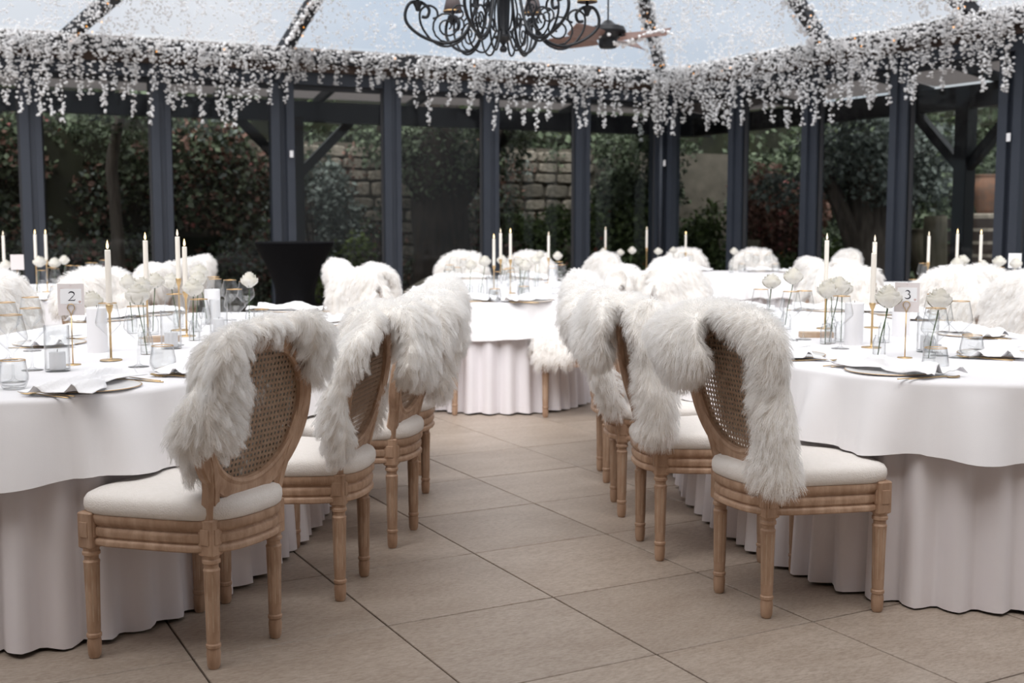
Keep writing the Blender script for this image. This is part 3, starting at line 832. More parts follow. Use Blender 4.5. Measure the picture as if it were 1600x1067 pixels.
def shrub(name, pos, r, n, size, mat, label, seed, stems=5, extra=None, group=None):
    o = empty(name, pos); tag(o, label, 'shrub', group)
    b = MB(); rng = random.Random(seed)
    for k in range(stems):
        a = rng.uniform(0, 2 * PI); b.tube([(0.05 * math.cos(a), .05 * math.sin(a), -.12), (r[0] * .3 * math.cos(a), r[1] * .3 * math.sin(a), r[2] * .8), (r[0] * .5 * math.cos(a), r[1] * .5 * math.sin(a), r[2] * 1.5)], [.022, .016, .008], 5)
    st = b.build('stems', M['darkbark'], o); st['kind'] = 'stuff'
    leaves('foliage', clump_blobs((0, 0, r[2]), r, 12, seed), n, size, mat, o, seed)
    if extra: leaves(extra[0], clump_blobs((0, 0, r[2]), r, 10, seed + 1), extra[1], extra[2], extra[3], o, seed + 2, .9)
    return o

# veranda that runs round the glass house
ver = empty('veranda'); tag(ver, 'dark timber veranda with pale roof sheets outside the glass walls', 'veranda')
for W, segs, posts, nm in ((WL, [(-2.4, 3.0), (3.0, 6.0), (6.0, 9.0), (9.0, 12.6)], [4.9, 9.8], 'L'), (WR, [(-2.2, 2.6), (2.6, 5.2), (5.2, 9.0)], [3.45, 7.2], 'R')):
    b = MB(); b.beam(W(-2.4, 2.4, 2.98), W(12.6 if nm == 'L' else 9.4, 2.4, 2.98), 0.14, 0.30); b.build('beam', M['slate'] if nm == 'L' else M['darkbeam'], ver)
    for s0, s1 in segs:
        b = MB()
        A0, A1, B1, B0 = W(s0 + .04, .16, 3.55), W(s1 - .04, .16, 3.55), W(s1 - .04, 2.75, 3.22), W(s0 + .04, 2.75, 3.22); u = Vector((0, 0, .03))
        b.add([A0, A1, B1, B0, A0 + u, A1 + u, B1 + u, B0 + u], [(0, 1, 2, 3), (7, 6, 5, 4), (0, 4, 5, 1), (1, 5, 6, 2), (2, 6, 7, 3), (3, 7, 4, 0)])
        b.build('roof_sheet', M['polycarb'], ver)
        for s in (s0, (s0 + s1) / 2):
            b = MB(); b.beam(W(s, .1, 3.49), W(s, 2.75, 3.15), 0.08, 0.12); b.build('rafter', M['slate'], ver)
    for s in posts:
        o = MB(); o.box((0, 0, 1.42), (0.2, 0.2, 2.96)); p = o.build('post', M['darkbeam'], ver); p.location = W(s, 2.4); p.rotation_euler = (0, 0, AL if nm == 'L' else AR)
        for sg in (-1, 1):
            b = MB(); b.beam(W(s, 2.4, 2.0), W(s + sg * .85, 2.4, 2.86), 0.12, 0.13); b.build('brace', M['darkbeam'], ver)

# field-stone garden wall with its stones
gw = empty('garden_wall'); gw['kind'] = 'structure'
b = MB(); b.beam(WL(-4.5, 4.75, 1.25), WL(5.6, 4.75, 1.25), 0.5, 2.9); b.build('core', M['moss'], gw)
rng = random.Random(5); st = []
for k in range(5):
    b = MB(); rg = []
    for z, kk in ((-.5, .8), (-.36, .98), (.34, 1.0), (.5, .82)):
        rg.append([(kk * .5 * math.copysign(abs(math.cos(t * PI / 5 + .3)) ** .45, math.cos(t * PI / 5 + .3)) * rng.uniform(.88, 1.06), z * .9, kk * .5 * math.copysign(abs(math.sin(t * PI / 5 + .3)) ** .45, math.sin(t * PI / 5 + .3)) * rng.uniform(.86, 1.06)) for t in range(10)])
    b.loft([r[::-1] for r in rg], True, True); st.append(b)
sm = []
z = 0.02; cnt = 0
while z < 2.55 and cnt < 290:
    h = rng.uniform(.17, .27); s = -1.3 + rng.uniform(0, .2)
    while s < 5.0 and cnt < 290:
        w = rng.uniform(.22, .48)
        if len(sm) < 5: o = st[len(sm)].build('stone', M['stone'], gw); sm.append(o)
        else: o = copy_obj(rng.choice(sm), gw)
        o.location = WL(s + w / 2, 4.48, z + h / 2); o.scale = (w * .98, .16, h * .98); o.rotation_euler = (0, rng.uniform(-.06, .06), AL + PI)
        s += w + .02; cnt += 1
    z += h + .015

# ivy hedge behind the left wall
hd = empty('ivy_hedge', (0, 0, 0)); tag(hd, 'dark ivy hedge with russet leaves outside the left glass wall', 'hedge')
b = MB(); b.beam(WL(5.4, 4.2, 1.3), WL(13.5, 4.2, 1.3), 0.5, 2.85); b.build('core', M['soil'], hd)
bl = []
rng = random.Random(9)
for k in range(110):
    s = rng.uniform(4.9, 13.4); bl.append((tuple(WL(s, 3.9 + rng.uniform(-.15, .25), rng.uniform(0.05, 2.85))), (rng.uniform(.25, .5), rng.uniform(.2, .35), rng.uniform(.25, .45))))
leaves('foliage', bl, 24000, .105, M['leaf_dark'], hd, 31, .6)
leaves('grey_leaves', bl[:46], 5500, .10, M['leaf_blue'], hd, 32, .8)
leaves('russet_leaves', bl[30:75], 6500, .095, M['leaf_brown'], hd, 33, .8)
leaves('rosy_berries', bl[60:90], 700, .08, M['bloom_red'], hd, 34, .95)

# tree trunks
def trunk(mb, pts, rad, seed, seg=12):
    rng = random.Random(seed); P = [Vector(p) for p in pts]; rings = []
    ph = [rng.uniform(0, 6) for _ in range(4)]
    n = 14; K = len(P) - 1
    for i in range(n + 1):
        u = min(K - 1e-6, K * i / n); k = int(u); t = u - k; c = P[k].lerp(P[k + 1], t); r = rad[k] * (1 - t) + rad[k + 1] * t
        rings.append([c + Vector((math.cos(2 * PI * j / seg), math.sin(2 * PI * j / seg), 0)) * r * (1 + .16 * math.sin(3 * j * 2 * PI / seg + ph[0] + i * .25) + .09 * math.sin(5 * j * 2 * PI / seg + ph[1] - i * .4)) for j in range(seg)])
    mb.loft(rings, True, True)
def tree(name, base, label, parts, fol, seed, mat_b, group=None):
    o = empty(name, base); tag(o, label, 'tree', group)
    for i, (pts, rad) in enumerate(parts):
        b = MB(); trunk(b, pts, rad, seed + i); b.build('trunk' if i == 0 else 'branch', mat_b, o, smooth=True)
    for k, (nm, blobs, n, size, mat) in enumerate(fol): leaves(nm, blobs, n, size, mat, o, seed + 20 + k)
    return o
p = WL(2.21, 3.4); tree('old_tree', p, 'broad dark tree trunk outside the middle of the left glass wall', [
    ([(0, 0, -.15), (.05, 0, .8), (.0, .1, 1.9), (-.1, .2, 3.4)], [.62, .46, .42, .4]), ([(.1, 0, 1.4), (.6, 0, 2.2), (1.3, .2, 3.2)], [.26, .2, .14]), ([(-.1, 0, 1.5), (-.7, .1, 2.4), (-1.2, .2, 3.3)], [.22, .17, .12])],
    [('ivy', [((.0, -.1, 2.4), (.9, .5, .7)), ((-.9, 0, 2.7), (.6, .4, .4)), ((.9, 0, 2.6), (.7, .4, .5))], 2600, .09, M['leaf_dark'])], 41, M['darkbark'])
p = WR(1.17, 3.3); tree('olive_tree', p, 'gnarled grey olive trunk with grey green crown outside the right glass wall', [
    ([(0, 0, -.15), (.0, 0, .5), (-.05, 0, 1.2), (-.15, .1, 2.2)], [.52, .36, .30, .24]), ([(.1, 0, .2), (.28, -.05, .9), (.5, 0, 1.7), (.55, 0, 2.6)], [.26, .17, .15, .12]), ([(-.1, 0, .6), (-.5, 0, 1.5), (-.9, .1, 2.4)], [.2, .14, .1])],
    [('foliage', clump_blobs((-.2, .1, 2.25), (1.35, .9, .75), 14, 4), 6500, .10, M['leaf_blue'])], 51, M['bark'])
p = WL(7.42, 3.2); tree('slender_tree', p, 'thin grey trunk among the ivy outside the left glass wall', [([(0, 0, -.15), (.03, 0, 1.), (-.05, 0, 2.2), (.15, .1, 3.3)], [.11, .09, .08, .06])], [('foliage', [((0, .1, 2.9), (.7, .4, .4))], 500, .09, M['leaf_dark'])], 61, M['bark'])
p = WL(-1.6, 3.2); tree('young_tree', p, 'dark leafy tree just beyond the glass corner', [([(0, 0, -.15), (.05, 0, 1.2), (.15, 0, 2.2), (.1, .1, 3.3)], [.13, .10, .09, .07])], [('foliage', clump_blobs((0, .1, 2.2), (1.0, .8, 1.0), 12, 6), 3600, .10, M['leaf_dark'])], 66, M['darkbark'])

for W, s, o_, r, n, size, mat, lab, extra in (
    (WL, 3.79, 3.7, (.55, .45, .62), 1500, .09, M['leaf_lime'], 'bright green bush at the stone wall right of the black bar table', None),
    (WL, 4.14, 4.0, (.6, .45, 1.15), 2400, .10, M['leaf_blue'], 'tall grey green shrub climbing the stone wall', None),
    (WL, .49, 3.0, (.6, .5, .75), 2200, .09, M['leaf_mid'], 'low leafy shrub by the stone wall, before the glass corner', ('blooms', 16, .1, M['bloom_orange'])),
    (WL, -.88, 3.0, (.75, .6, .85), 3000, .10, M['leaf_mid'], 'leafy green shrub just left of the glass corner', ('blooms', 14, .09, M['bloom_orange'])),
    (WL, -2.1, 4.2, (.9, .6, 1.2), 3600, .10, M['leaf_dark'], 'tall dark shrub behind the glass corner', None),
    (WR, -2.36, 2.9, (.6, .55, .8), 2600, .10, M['leaf_mid'], 'leafy green shrub just right of the glass corner', None),
    (WR, -2.0, 4.8, (1.2, 1.0, 1.3), 4200, .11, M['leaf_dark'], 'large dark bush right of the glass corner', None),
    (WR, -1.07, 3.6, (.8, .7, 1.15), 3400, .10, M['leaf_brown'], 'tall russet shrub with rosy flowers outside the right glass wall', ('blooms', 160, .09, M['bloom_red'])),
    (WR, -.98, 3.0, (.6, .5, .5), 1700, .09, M['leaf_mid'], 'low green shrub beneath the rosy flowers', ('blooms', 12, .09, M['bloom_orange'])),
    (WR, .82, 2.9, (.42, .4, .55), 1100, .10, M['leaf_lime'], 'bright green bush beside the olive trunk', None),
    (WR, .2, 7.5, (2.2, 1.2, 1.7), 6000, .14, M['leaf_dark'], 'wide dark hedge bush behind the olive tree', None),
    (WR, 3.4, 7.5, (2.4, 1.2, 1.8), 6000, .14, M['leaf_dark'], 'wide dark hedge bush behind the slatted bench', None),
    (WR, -3.6, 8.0, (2.4, 1.4, 1.9), 6500, .14, M['leaf_dark'], 'tall dark hedge bush beyond the glass corner', None),
    (WR, 2.97, 3.6, (.5, .4, .28), 800, .08, M['leaf_dark'], 'low dark plant in front of the slatted bench', None),
):
    shrub('garden_shrub', W(s, o_), r, n, size, mat, lab, int(s * 100 + o_ * 10) + 900, extra=extra)
b = MB(); L0 = [WR(-2.2, .5, -.1), WR(11, .5, -.1), WR(11, 9, .0), WR(-2.2, 9, .0)]
b.add(L0 + [p - Vector((0, 0, .03)) for p in L0], [(0, 1, 2, 3), (7, 6, 5, 4), (0, 4, 5, 1), (1, 5, 6, 2), (2, 6, 7, 3), (3, 7, 4, 0)]); o = b.build('lawn', M['lawn']); tag(o, kind='structure')
rng = np.random.default_rng(3); gv = []
for k in range(6000):
    q = WR(rng.uniform(-1.8, 6), rng.uniform(.7, 6), -.09); a = rng.uniform(0, 6.28); h = rng.uniform(.04, .1); w = Vector((math.cos(a), math.sin(a), 0)) * .012
    gv += [q - w, q + w, q + Vector((rng.uniform(-.03, .03), rng.uniform(-.03, .03), h))]
me = bpy.data.meshes.new('grass'); me.from_pydata([tuple(v) for v in gv], [], np.arange(len(gv)).reshape(-1, 3).tolist()); me.materials.append(M['lawn']); tag(link(bpy.data.objects.new('grass', me)), 'short green lawn outside the right glass wall', 'grass', kind='stuff')

# garden furniture beyond the right wall
b = MB(); trunk(b, [(0, 0, -.1), (.01, 0, .6), (0, 0, 1.42)], [.17, .155, .15], 71); o = b.build('log_post', M['logwood'], smooth=True); o.location = WR(2.55, 3.0); tag(o, 'thick weathered log post on the lawn outside the right glass wall', 'post')
b = MB(); trunk(b, [(0, 0, -.1), (.01, 0, .4), (0, 0, 1.05)], [.12, .11, .11], 72); o = b.build('log_post', M['logwood'], smooth=True); o.location = WR(-1.0, 2.8); tag(o, 'short log post under the rosy flowered shrub', 'post')
b = MB(); b.lathe([(.0, 0), (.13, 0), (.15, .04), (.1, .1), (.13, .2), (.27, .45), (.3, .62), (.24, .78), (.22, .84), (.26, .88), (.24, .89), (.2, .84), (.2, .5), (0, .45)], 20); o = b.build('garden_urn', M['logwood'], smooth=True); o.location = WR(1.19, 4.4, .35); tag(o, 'pale stone garden urn beside the log post', 'urn')
sb = empty('slatted_bench', WR(2.32, 4.4, -.1), AR); tag(sb, 'dark wooden bench of wide slats outside the right glass wall', 'bench')
for k in range(5):
    q = MB(); q.box((0, .28, .62 + .2 * k), (2.3, .04, .15)); q.build('slat', M['slatwood'], sb)
for k in range(4):
    q = MB(); q.box((0, -.3 + .15 * k, .5), (2.3, .13, .04)); q.build('seat_slat', M['slatwood'], sb)
for x in (-1.05, 0, 1.05):
    q = MB(); q.box((x, .32, .78), (.08, .06, 1.56)); q.box((x, -.28, .24), (.08, .08, .48)); q.box((x, 0, .45), (.07, .6, .07)); q.build('support', M['slatwood'], sb)
b = MB(); b.lathe([(0, 0), (.18, 0), (.22, .1), (.33, .45), (.34, .62), (.26, .78), (.24, .82), (.28, .86), (.25, .87), (.22, .8), (0, .7)], 20); o = b.build('terracotta_jar', M['terracotta'], smooth=True); o.location = WR(1.51, 5.5, 1.48); o.scale = (.72, .72, .72)
tag(o, 'big terracotta jar on a plinth behind the slatted bench', 'jar')
b = MB(); b.bevbox((0, 0, .79), (.6, .6, 1.58), .02); q = b.build('plinth', M['stone']); q.location = WR(1.51, 5.5, -.1); q.rotation_euler = (0, 0, AR); tag(q, 'square stone plinth carrying the terracotta jar', 'plinth')
for s, o_, r_, lab in ((7.55, 1.3, .55, 'low grey boulder outside the left glass wall, behind the candles'), (6.75, 1.35, .62, 'rounded grey boulder outside the left glass wall, left of the bar table'), (3.1, 1.2, .5, 'grey boulder at the foot of the old tree outside')):
    b = MB(); rg = random.Random(int(r_ * 100)); rings = []
    for i in range(6):
        e = -.25 + 1.2 * i / 5; k = math.sqrt(max(.02, 1 - max(0, e) ** 2))
        rings.append([(r_ * k * math.cos(j * PI / 6) * rg.uniform(.9, 1.08) * 1.3, r_ * k * math.sin(j * PI / 6) * rg.uniform(.9, 1.08) * .7, r_ * .95 * e + (.05 if i else -.1)) for j in range(12)])
    b.loft(rings, True, True); o = b.build('boulder', M['stone'], smooth=True); o.location = WL(s, o_); o.rotation_euler = (0, 0, AL); tag(o, lab, 'boulder')

b = MB(); b.bevbox((0, 0, .16), (.5, .5, .56), .02); q = b.build('plinth', M['stone']); q.location = WR(1.19, 4.4, -.1); q.rotation_euler = (0, 0, AR); tag(q, 'low stone plinth carrying the pale garden urn', 'plinth')
# tall clipped hedges that close the garden
for nm, W, s0, s1, o_, h, lab in (('hedge', WL, -11, 14, 7.6, 4.3, 'tall dark clipped hedge at the back of the garden, left of the glass corner'), ('hedge', WR, -7, 12, 10.2, 4.3, 'tall dark clipped hedge at the back of the garden, right of the glass corner')):
    hd2 = empty(nm); tag(hd2, lab, 'hedge')
    b = MB(); b.beam(W(s0, o_ + .5, h / 2 - .1), W(s1, o_ + .5, h / 2 - .1), .8, h); b.build('core', M['soil'], hd2)
    rr = random.Random(int(o_ * 10)); bl = [(tuple(W(rr.uniform(s0, s1), o_ + rr.uniform(-.2, .2), rr.uniform(.2, h - .5))), (.6, .5, .5)) for _ in range(130)]
    leaves('foliage', bl, 9000, .17, M['leaf_dark'], hd2, 71 + int(o_), .6); leaves('lighter_leaves', bl[:50], 2200, .16, M['leaf_mid'], hd2, 77, .8)

iv = empty('wall_creeper'); tag(iv, 'thin russet and green creeper growing over the field-stone garden wall', 'creeper')
rr = random.Random(88); bl = [(tuple(WL(rr.uniform(-1.2, 4.8), 4.3, rr.uniform(.1, 2.6))), (rr.uniform(.2, .5), .14, rr.uniform(.15, .4))) for _ in range(42)]
leaves('foliage', bl[:24], 2600, .08, M['leaf_dark'], iv, 91, .5); leaves('russet_leaves', bl[20:], 1500, .075, M['leaf_brown'], iv, 92, .5); leaves('pale_leaves', bl[10:30], 900, .075, M['leaf_blue'], iv, 93, .5)

# ------------------------------------------------------------------ tables and their linen
TOPZ = 0.752
def outline(t, a, b_, n=2.5):
    c, s = math.cos(t), math.sin(t)
    return Vector((a * math.copysign(abs(c) ** (2 / n), c), b_ * math.copysign(abs(s) ** (2 / n), s), 0))
def arc_params(a, b_, N):
    """parameters spaced evenly along the rim"""
    K = 4000; P = [outline(2 * PI * i / K, a, b_) for i in range(K + 1)]; L = [0]
    for i in range(K): L.append(L[-1] + (P[i + 1] - P[i]).length)
    out = []; j = 0
    for i in range(N):
        d = L[-1] * i / N
        while L[j + 1] < d: j += 1
        out.append(2 * PI * (j + (d - L[j]) / max(1e-9, L[j + 1] - L[j])) / K)
    return out, L[-1]

def make_table(name_, x, y, a, b_, rz, seed, skirt_m=None, N=420):
    rng = random.Random(seed)
    root = empty('banquet_table', (x, y, 0), rz); tag(root, 'oval banquet table with floor-length pleated white skirt, the ' + name_, 'table', None)
    ts, per = arc_params(a, b_, N)
    P = [outline(t, a, b_) for t in ts]
    Nn = []
    for i in range(N):
        T = P[(i + 1) % N] - P[i - 1]; Nn.append(Vector((T.y, -T.x, 0)).normalized())
    mb = MB(); mb.loft([[p * .985 + Vector((0, 0, .715)) for p in P[::6]], [p * .99 + Vector((0, 0, .74)) for p in P[::6]]], True, True); mb.build('tabletop', M['wood'], root)
    # folds as smooth random functions of the rim length
    def folds(lam, k, jit=.35):
        n = max(8, int(per / lam)); ph = rng.uniform(0, 6); wob = [(rng.randint(2, 7), rng.uniform(0, 6), rng.uniform(.2, jit)) for _ in range(3)]
        amp = [(rng.randint(1, 5), rng.uniform(0, 6)) for _ in range(2)]
        out = []
        for i in range(N):
            u = 2 * PI * i / N; q = n * u + ph + sum(c * m * math.sin(m * u + p) for m, p, c in wob)
            A = .72 + .28 * math.sin(amp[0][0] * u + amp[0][1]) * math.sin(amp[1][0] * u + amp[1][1])
            out.append(A * k(q))
        return out
    pleat = folds(.115, lambda q: 2.0 * abs(math.sin(q / 2)) ** .75 - 1.15 + .12 * math.sin(2 * q + .9))
    pl2 = folds(.33, lambda q: math.sin(q) + .3 * math.sin(2 * q))
    rings = []
    for k in range(13):
        u = k / 12; z = .738 - (.738 - .012) * u
        am = .008 + .050 * u ** .5; off = -.002 + .034 * u
        rings.append([P[i] + Nn[i] * (off + am * pleat[i] + .012 * u * pl2[i]) + Vector((0, 0, z + (.006 * pl2[i] if k == 12 else 0))) for i in range(N)])
    mb = MB(); mb.loft(rings); mb.build('skirt', M['skirt'], root, smooth=True)
    # the overlay cloth
    fold = folds(.29, lambda q: 1.5 * abs(math.sin(q / 2)) ** .8 - .85 + .25 * math.sin(2 * q + 1.2) + .1 * math.sin(3 * q + .5), .25); hem = folds(.5, lambda q: math.sin(q))
    rings = [[p * k + Vector((0, 0, TOPZ)) for p in P] for k in (.15, .4, .7, .9)]
    for e in range(5):
        al = PI / 2 * e / 4; rings.append([P[i] + Nn[i] * (-.012 + .026 * math.sin(al)) + Vector((0, 0, TOPZ - .018 * (1 - math.cos(al)))) for i in range(N)])
    for k in range(1, 10):
        u = k / 9; drop = .018 + u * .225
        rings.append([P[i] + Nn[i] * (.014 + .058 * u + .078 * u ** .75 * max(-.3, fold[i])) + Vector((0, 0, TOPZ - drop - .013 * u * hem[i])) for i in range(N)])
    mb = MB(); mb.loft(rings, True); cl = mb.build('tablecloth', M['cloth'], None, autosmooth=60); cl.location = (x, y, 0); cl.rotation_euler = (0, 0, rz)
    tag(cl, 'white linen overlay cloth on the ' + name_ + ' with soft hanging folds', 'tablecloth', None)
    return root

TB = {'L': ('left table', -1.62, 5.08, .76, 1.77, 0), 'R': ('right table', 1.62, 5.47, .76, 1.78, 0), 'C': ('centre table', -.085, 9.50, .74, 1.78, 0),
      'G': ('glass corner table', 2.25, 12.95, .66, 1.35, PI / 2 - .10), 'FL': ('far left table', -3.72, 9.1, .76, 1.45, 0), 'FR': ('far right table', 3.62, 9.25, .76, 1.5, 0)}
for i, k in enumerate(TB): make_table(TB[k][0], *TB[k][1:], seed=40 + i)

# ------------------------------------------------------------------ tableware prototypes
ORD = ['first', 'second', 'third', 'fourth', 'fifth', 'sixth', 'seventh', 'eighth', 'ninth', 'tenth', 'eleventh', 'twelfth', 'thirteenth', 'fourteenth', 'fifteenth']
PROTO = {}
def put(kind, loc, rz=0, label=None, cat=None, group=None, scale=None):
    """places one thing: the first time the prototype itself, then copies of it and its parts"""
    fn = MAKE[kind]
    if kind not in PROTO: o = PROTO[kind] = fn()
    else: o = copy_tree(PROTO[kind])
    o.location = loc; o.rotation_euler = (0, 0, rz)
    if scale: o.scale = scale
    for k_ in ('label', 'category', 'group'):
        if k_ in o: del o[k_]
    return tag(o, label, cat, group)

def mk_wine():
    b = MB(); b.lathe([(0, .0), (.034, .0), (.035, .002), (.014, .006), (.0048, .012), (.0036, .03), (.0036, .085), (.0055, .096), (.020, .110), (.044, .136), (.0462, .144), (.0445, .156), (.0335, .210), (.0325, .217)], 24, cap=False)
    o = b.build('wine_glass', M['glass'], smooth=True)
    r = MB(); r.lathe([(.0322, .2155), (.0332, .2155), (.0332, .2178), (.0322, .2178), (.0322, .2155)], 24, cap=False); r.build('gold_rim', M['goldrim'], o, smooth=True); return o
def mk_tumbler():
    b = MB(); b.lathe([(0, .004), (.028, .004), (.031, .0), (.036, .008), (.0445, .030), (.0445, .040), (.0385, .075), (.0365, .09), (.0352, .09), (.037, .075), (.043, .040), (.042, .03), (.033, .012), (0, .01)], 24)
    o = b.build('tumbler', M['glass'], smooth=True)
    r = MB(); r.lathe([(.035, .0885), (.0372, .0885), (.0372, .0908), (.035, .0908), (.035, .0885)], 24, cap=False); r.build('gold_rim', M['goldrim'], o, smooth=True); return o
def mk_plate():
    b = MB(); b.lathe([(0, .002), (.09, .002), (.10, .0), (.118, .0005), (.148, .0045), (.150, .006), (.147, .0075), (.112, .0055), (.095, .005), (0, .005)], 48); o = b.build('charger_plate', M['china'], autosmooth=40)
    r = MB(); r.lathe([(.1462, .0074), (.1494, .0056), (.1506, .0062), (.1486, .0082), (.1462, .0074)], 48, cap=False); r.build('gold_rim', M['goldrim'], o, smooth=True); return o
def mk_fork():
    b = MB()
    b.tube([(0, -.10, .003), (0, -.06, .004), (0, .0, .005), (0, .035, .007), (0, .045, .006)], [(.0028, .0018), (.0034, .0016), (.0020, .0016), (.0022, .0015), (.006, .0012)], 8, up=(1, 0, 0))
    b.tube([(0, .043, .006), (0, .055, .004), (0, .062, .004)], [(.006, .001), (.0105, .001), (.0105, .001)], 8, up=(1, 0, 0))
    for k in range(4): b.tube([((k - 1.5) * .0056, .060, .004), ((k - 1.5) * .0056, .085, .005), ((k - 1.5) * .0054, .104, .009)], [.0015, .0014, .0007], 5)
    return b.build('fork', M['gold'], smooth=True)
def mk_knife():
    b = MB(); b.tube([(0, -.11, .003), (0, -.06, .003), (0, .01, .003)], [(.003, .002), (.0038, .002), (.0028, .002)], 8, up=(1, 0, 0))
    b.tube([(0, .008, .003), (.001, .03, .003), (.001, .085, .003), (-.003, .105, .003)], [(.004, .0012), (.0085, .0009), (.0085, .0008), (.001, .0006)], 8, up=(1, 0, 0)); return b.build('knife', M['gold'], smooth=True)
def mk_spoon():
    b = MB(); b.tube([(0, -.10, .003), (0, -.05, .004), (0, .04, .007), (0, .055, .005)], [(.003, .0018), (.0034, .0016), (.0018, .0015), (.004, .0014)], 8, up=(1, 0, 0))
    b.tube([(0, .053, .005), (0, .062, .0035), (0, .08, .003), (0, .097, .0045), (0, .103, .007)], [(.004, .0014), (.013, .0016), (.0185, .0018), (.012, .0015), (.002, .0008)], 10, up=(1, 0, 0)); return b.build('spoon', M['gold'], smooth=True)
def napkin_fn(seed):
    def f():
        rng = random.Random(seed); b = MB(); nu, nv = 44, 20; top = []; ph = [rng.uniform(0, 6) for _ in range(6)]
        def h(u, v):
            s = -1 + 2 * u; w = .030 + .085 * abs(s) ** .8
            if s > .5: w *= .9
            x = .215 * s + .012 * math.sin(v * 7 + ph[0]); y = (v - .5) * 2 * w + .02 * math.sin(s * 3 + ph[1])
            z = .020 + .022 * math.exp(-(s / .35) ** 2) * (1 - (2 * v - 1) ** 2) + .014 * math.sin(v * 15 + s * 3 + ph[2]) * (.4 + abs(s) * .6) + .009 * math.sin(v * 27 + s * 7 + ph[3]) + .008 * math.sin(s * 6 + ph[4])
            e = min(1, 4 * min(v, 1 - v)); z = .016 + (z - .012) * (.35 + .65 * e)
            return Vector((x, y, max(.0155, z)))
        for off in (0, .0022):
            top.append([[h(i / nu, j / nv) - Vector((0, 0, off)) for j in range(nv + 1)] for i in range(nu + 1)])
        rings = [top[0][i] + top[1][i][::-1] for i in range(nu + 1)]
        b.loft(rings, True, True)
        return b.build('napkin', M['napkin'], smooth=True)
    return f
def mk_candle_holder():
    b = MB(); b.lathe([(0, 0), (.040, 0), (.041, .003), (.038, .005), (.008, .006), (.0045, .010), (.0042, .05), (.0042, .178), (.006, .184), (.0105, .196), (.0135, .212), (.0135, .216), (.0115, .216), (.011, .200), (0, .198)], 20); return b.build('candle_holder', M['gold'], smooth=True)
def candle_fn(fl):
    def f():
        b = MB(); b.lathe([(0, 0), (.0108, 0), (.0112, .01), (.0108, .215), (.0096, .220), (.006, .2185), (0, .218)], 16); o = b.build('taper_candle', M['candle'], smooth=True)
        w = MB(); w.tube([(0, 0, .217), (.0005, 0, .228)], .0009, 5); w.build('wick', M['wick'], o)
        w = MB(); w.lathe([(0, .222), (.0035, .226), (.0048, .232), (.0040, .240), (.0018, .250), (0, .257)], 10); w.build('flame', M[fl], o, smooth=True); return o
    return f
def mk_pillar():
    b = MB(); b.lathe([(0, 0), (.038, 0), (.0395, .003), (.0395, .176), (.036, .180), (.012, .178), (0, .176)], 28); o = b.build('pillar_candle', M['pillarwax'], autosmooth=40)
    w = MB(); w.tube([(0, 0, .175), (.001, 0, .188)], .0011, 5); w.build('wick', M['wick'], o); return o
def mk_hurricane():
    b = MB(); b.lathe([(0, .001), (.040, .001), (.042, .004), (.042, .158), (.0405, .160), (.0395, .158), (.0395, .008), (0, .007)], 28); return b.build('hurricane_vase', M['glass'], autosmooth=40)
def mk_small_pillar():
    b = MB(); b.lathe([(0, 0), (.026, 0), (.027, .002), (.027, .058), (.024, .061), (0, .059)], 22); o = b.build('short_candle', M['pillarwax'], autosmooth=40)
    w = MB(); w.tube([(0, 0, .058), (.001, 0, .069)], .0010, 5); w.build('wick', M['wick'], o); return o
def mk_vase():
    b = MB(); b.lathe([(0, .001), (.023, .001), (.0245, .004), (.0245, .06), (.021, .072), (.017, .080), (.0175, .088), (.0162, .088), (.0158, .08), (.0195, .071), (.0228, .06), (.0228, .01), (0, .008)], 20); return b.build('bud_vase', M['glass'], smooth=True)
def rose_fn(seed, R=.042, bend=.0):
    def f():
        rng = random.Random(seed); o = empty('rose'); b = MB()
        def petal(a, R_, H, span, z0, flare, nu=7, nv=5):
            rings = []
            for j in range(nv):
                v = j / (nv - 1); rr = R_ * (.20 + .80 * math.sin(v * PI * .68)) + flare * v ** 3; row = []
                for i in range(nu):
                    u = -1 + 2 * i / (nu - 1); z = z0 + H * v * (1 - .22 * u * u) - flare * .6 * v ** 4; t = a + u * span * (.55 + .45 * math.sin(v * PI * .62)); row.append(Vector((rr * math.cos(t), rr * math.sin(t), z + .0015 * math.sin(u * 5 + a * 3))))
                rings.append(row)
            b.loft(rings, closed=False); b.loft([[p + Vector((0, 0, -.0006)) for p in r][::-1] for r in rings], closed=False)
        for k in range(3): petal(k * 2.1 + rng.random(), R * .30, R * 1.42, 1.5, -.016, .0)
        for k in range(4): petal(k * 1.57 + rng.random(), R * .54, R * 1.40, 1.3, -.020, R * .02)
        for k in range(5): petal(k * 1.26 + rng.random(), R * .76, R * 1.30, 1.1, -.024, R * .06)
        for k in range(6): petal(k * 1.05 + rng.random() * .5, R * .92, R * 1.12, .9, -.026, R * .16)
        b.build('bloom', M['rose'], o, smooth=True)
        s = MB(); s.tube([(0, 0, -.018), (bend * .2, .002, -.06), (bend * .7, .004, -.13), (bend, .004, -.205)], [.0024, .0020, .0019, .0018], 6)
        s.lathe([(0, -.026), (.006, -.022), (.009, -.016), (.006, -.012), (0, -.012)], 8); s.build('stem', M['stem'], o, smooth=True)
        lf = MB(); 
        for k in range(5):
            a = k * 1.256; lf.add([(0, 0, -.018), (.012 * math.cos(a - .3), .012 * math.sin(a - .3), -.016), (.024 * math.cos(a), .024 * math.sin(a), -.024), (.012 * math.cos(a + .3), .012 * math.sin(a + .3), -.016)], [(0, 1, 2, 3)])
        lf.build('sepals', M['stem'], o)
        return o
    return f
def mk_block():
    b = MB(); b.bevbox((0, 0, .0125), (.15, .055, .025), .002); return b.build('wooden_block', M['limewash'])
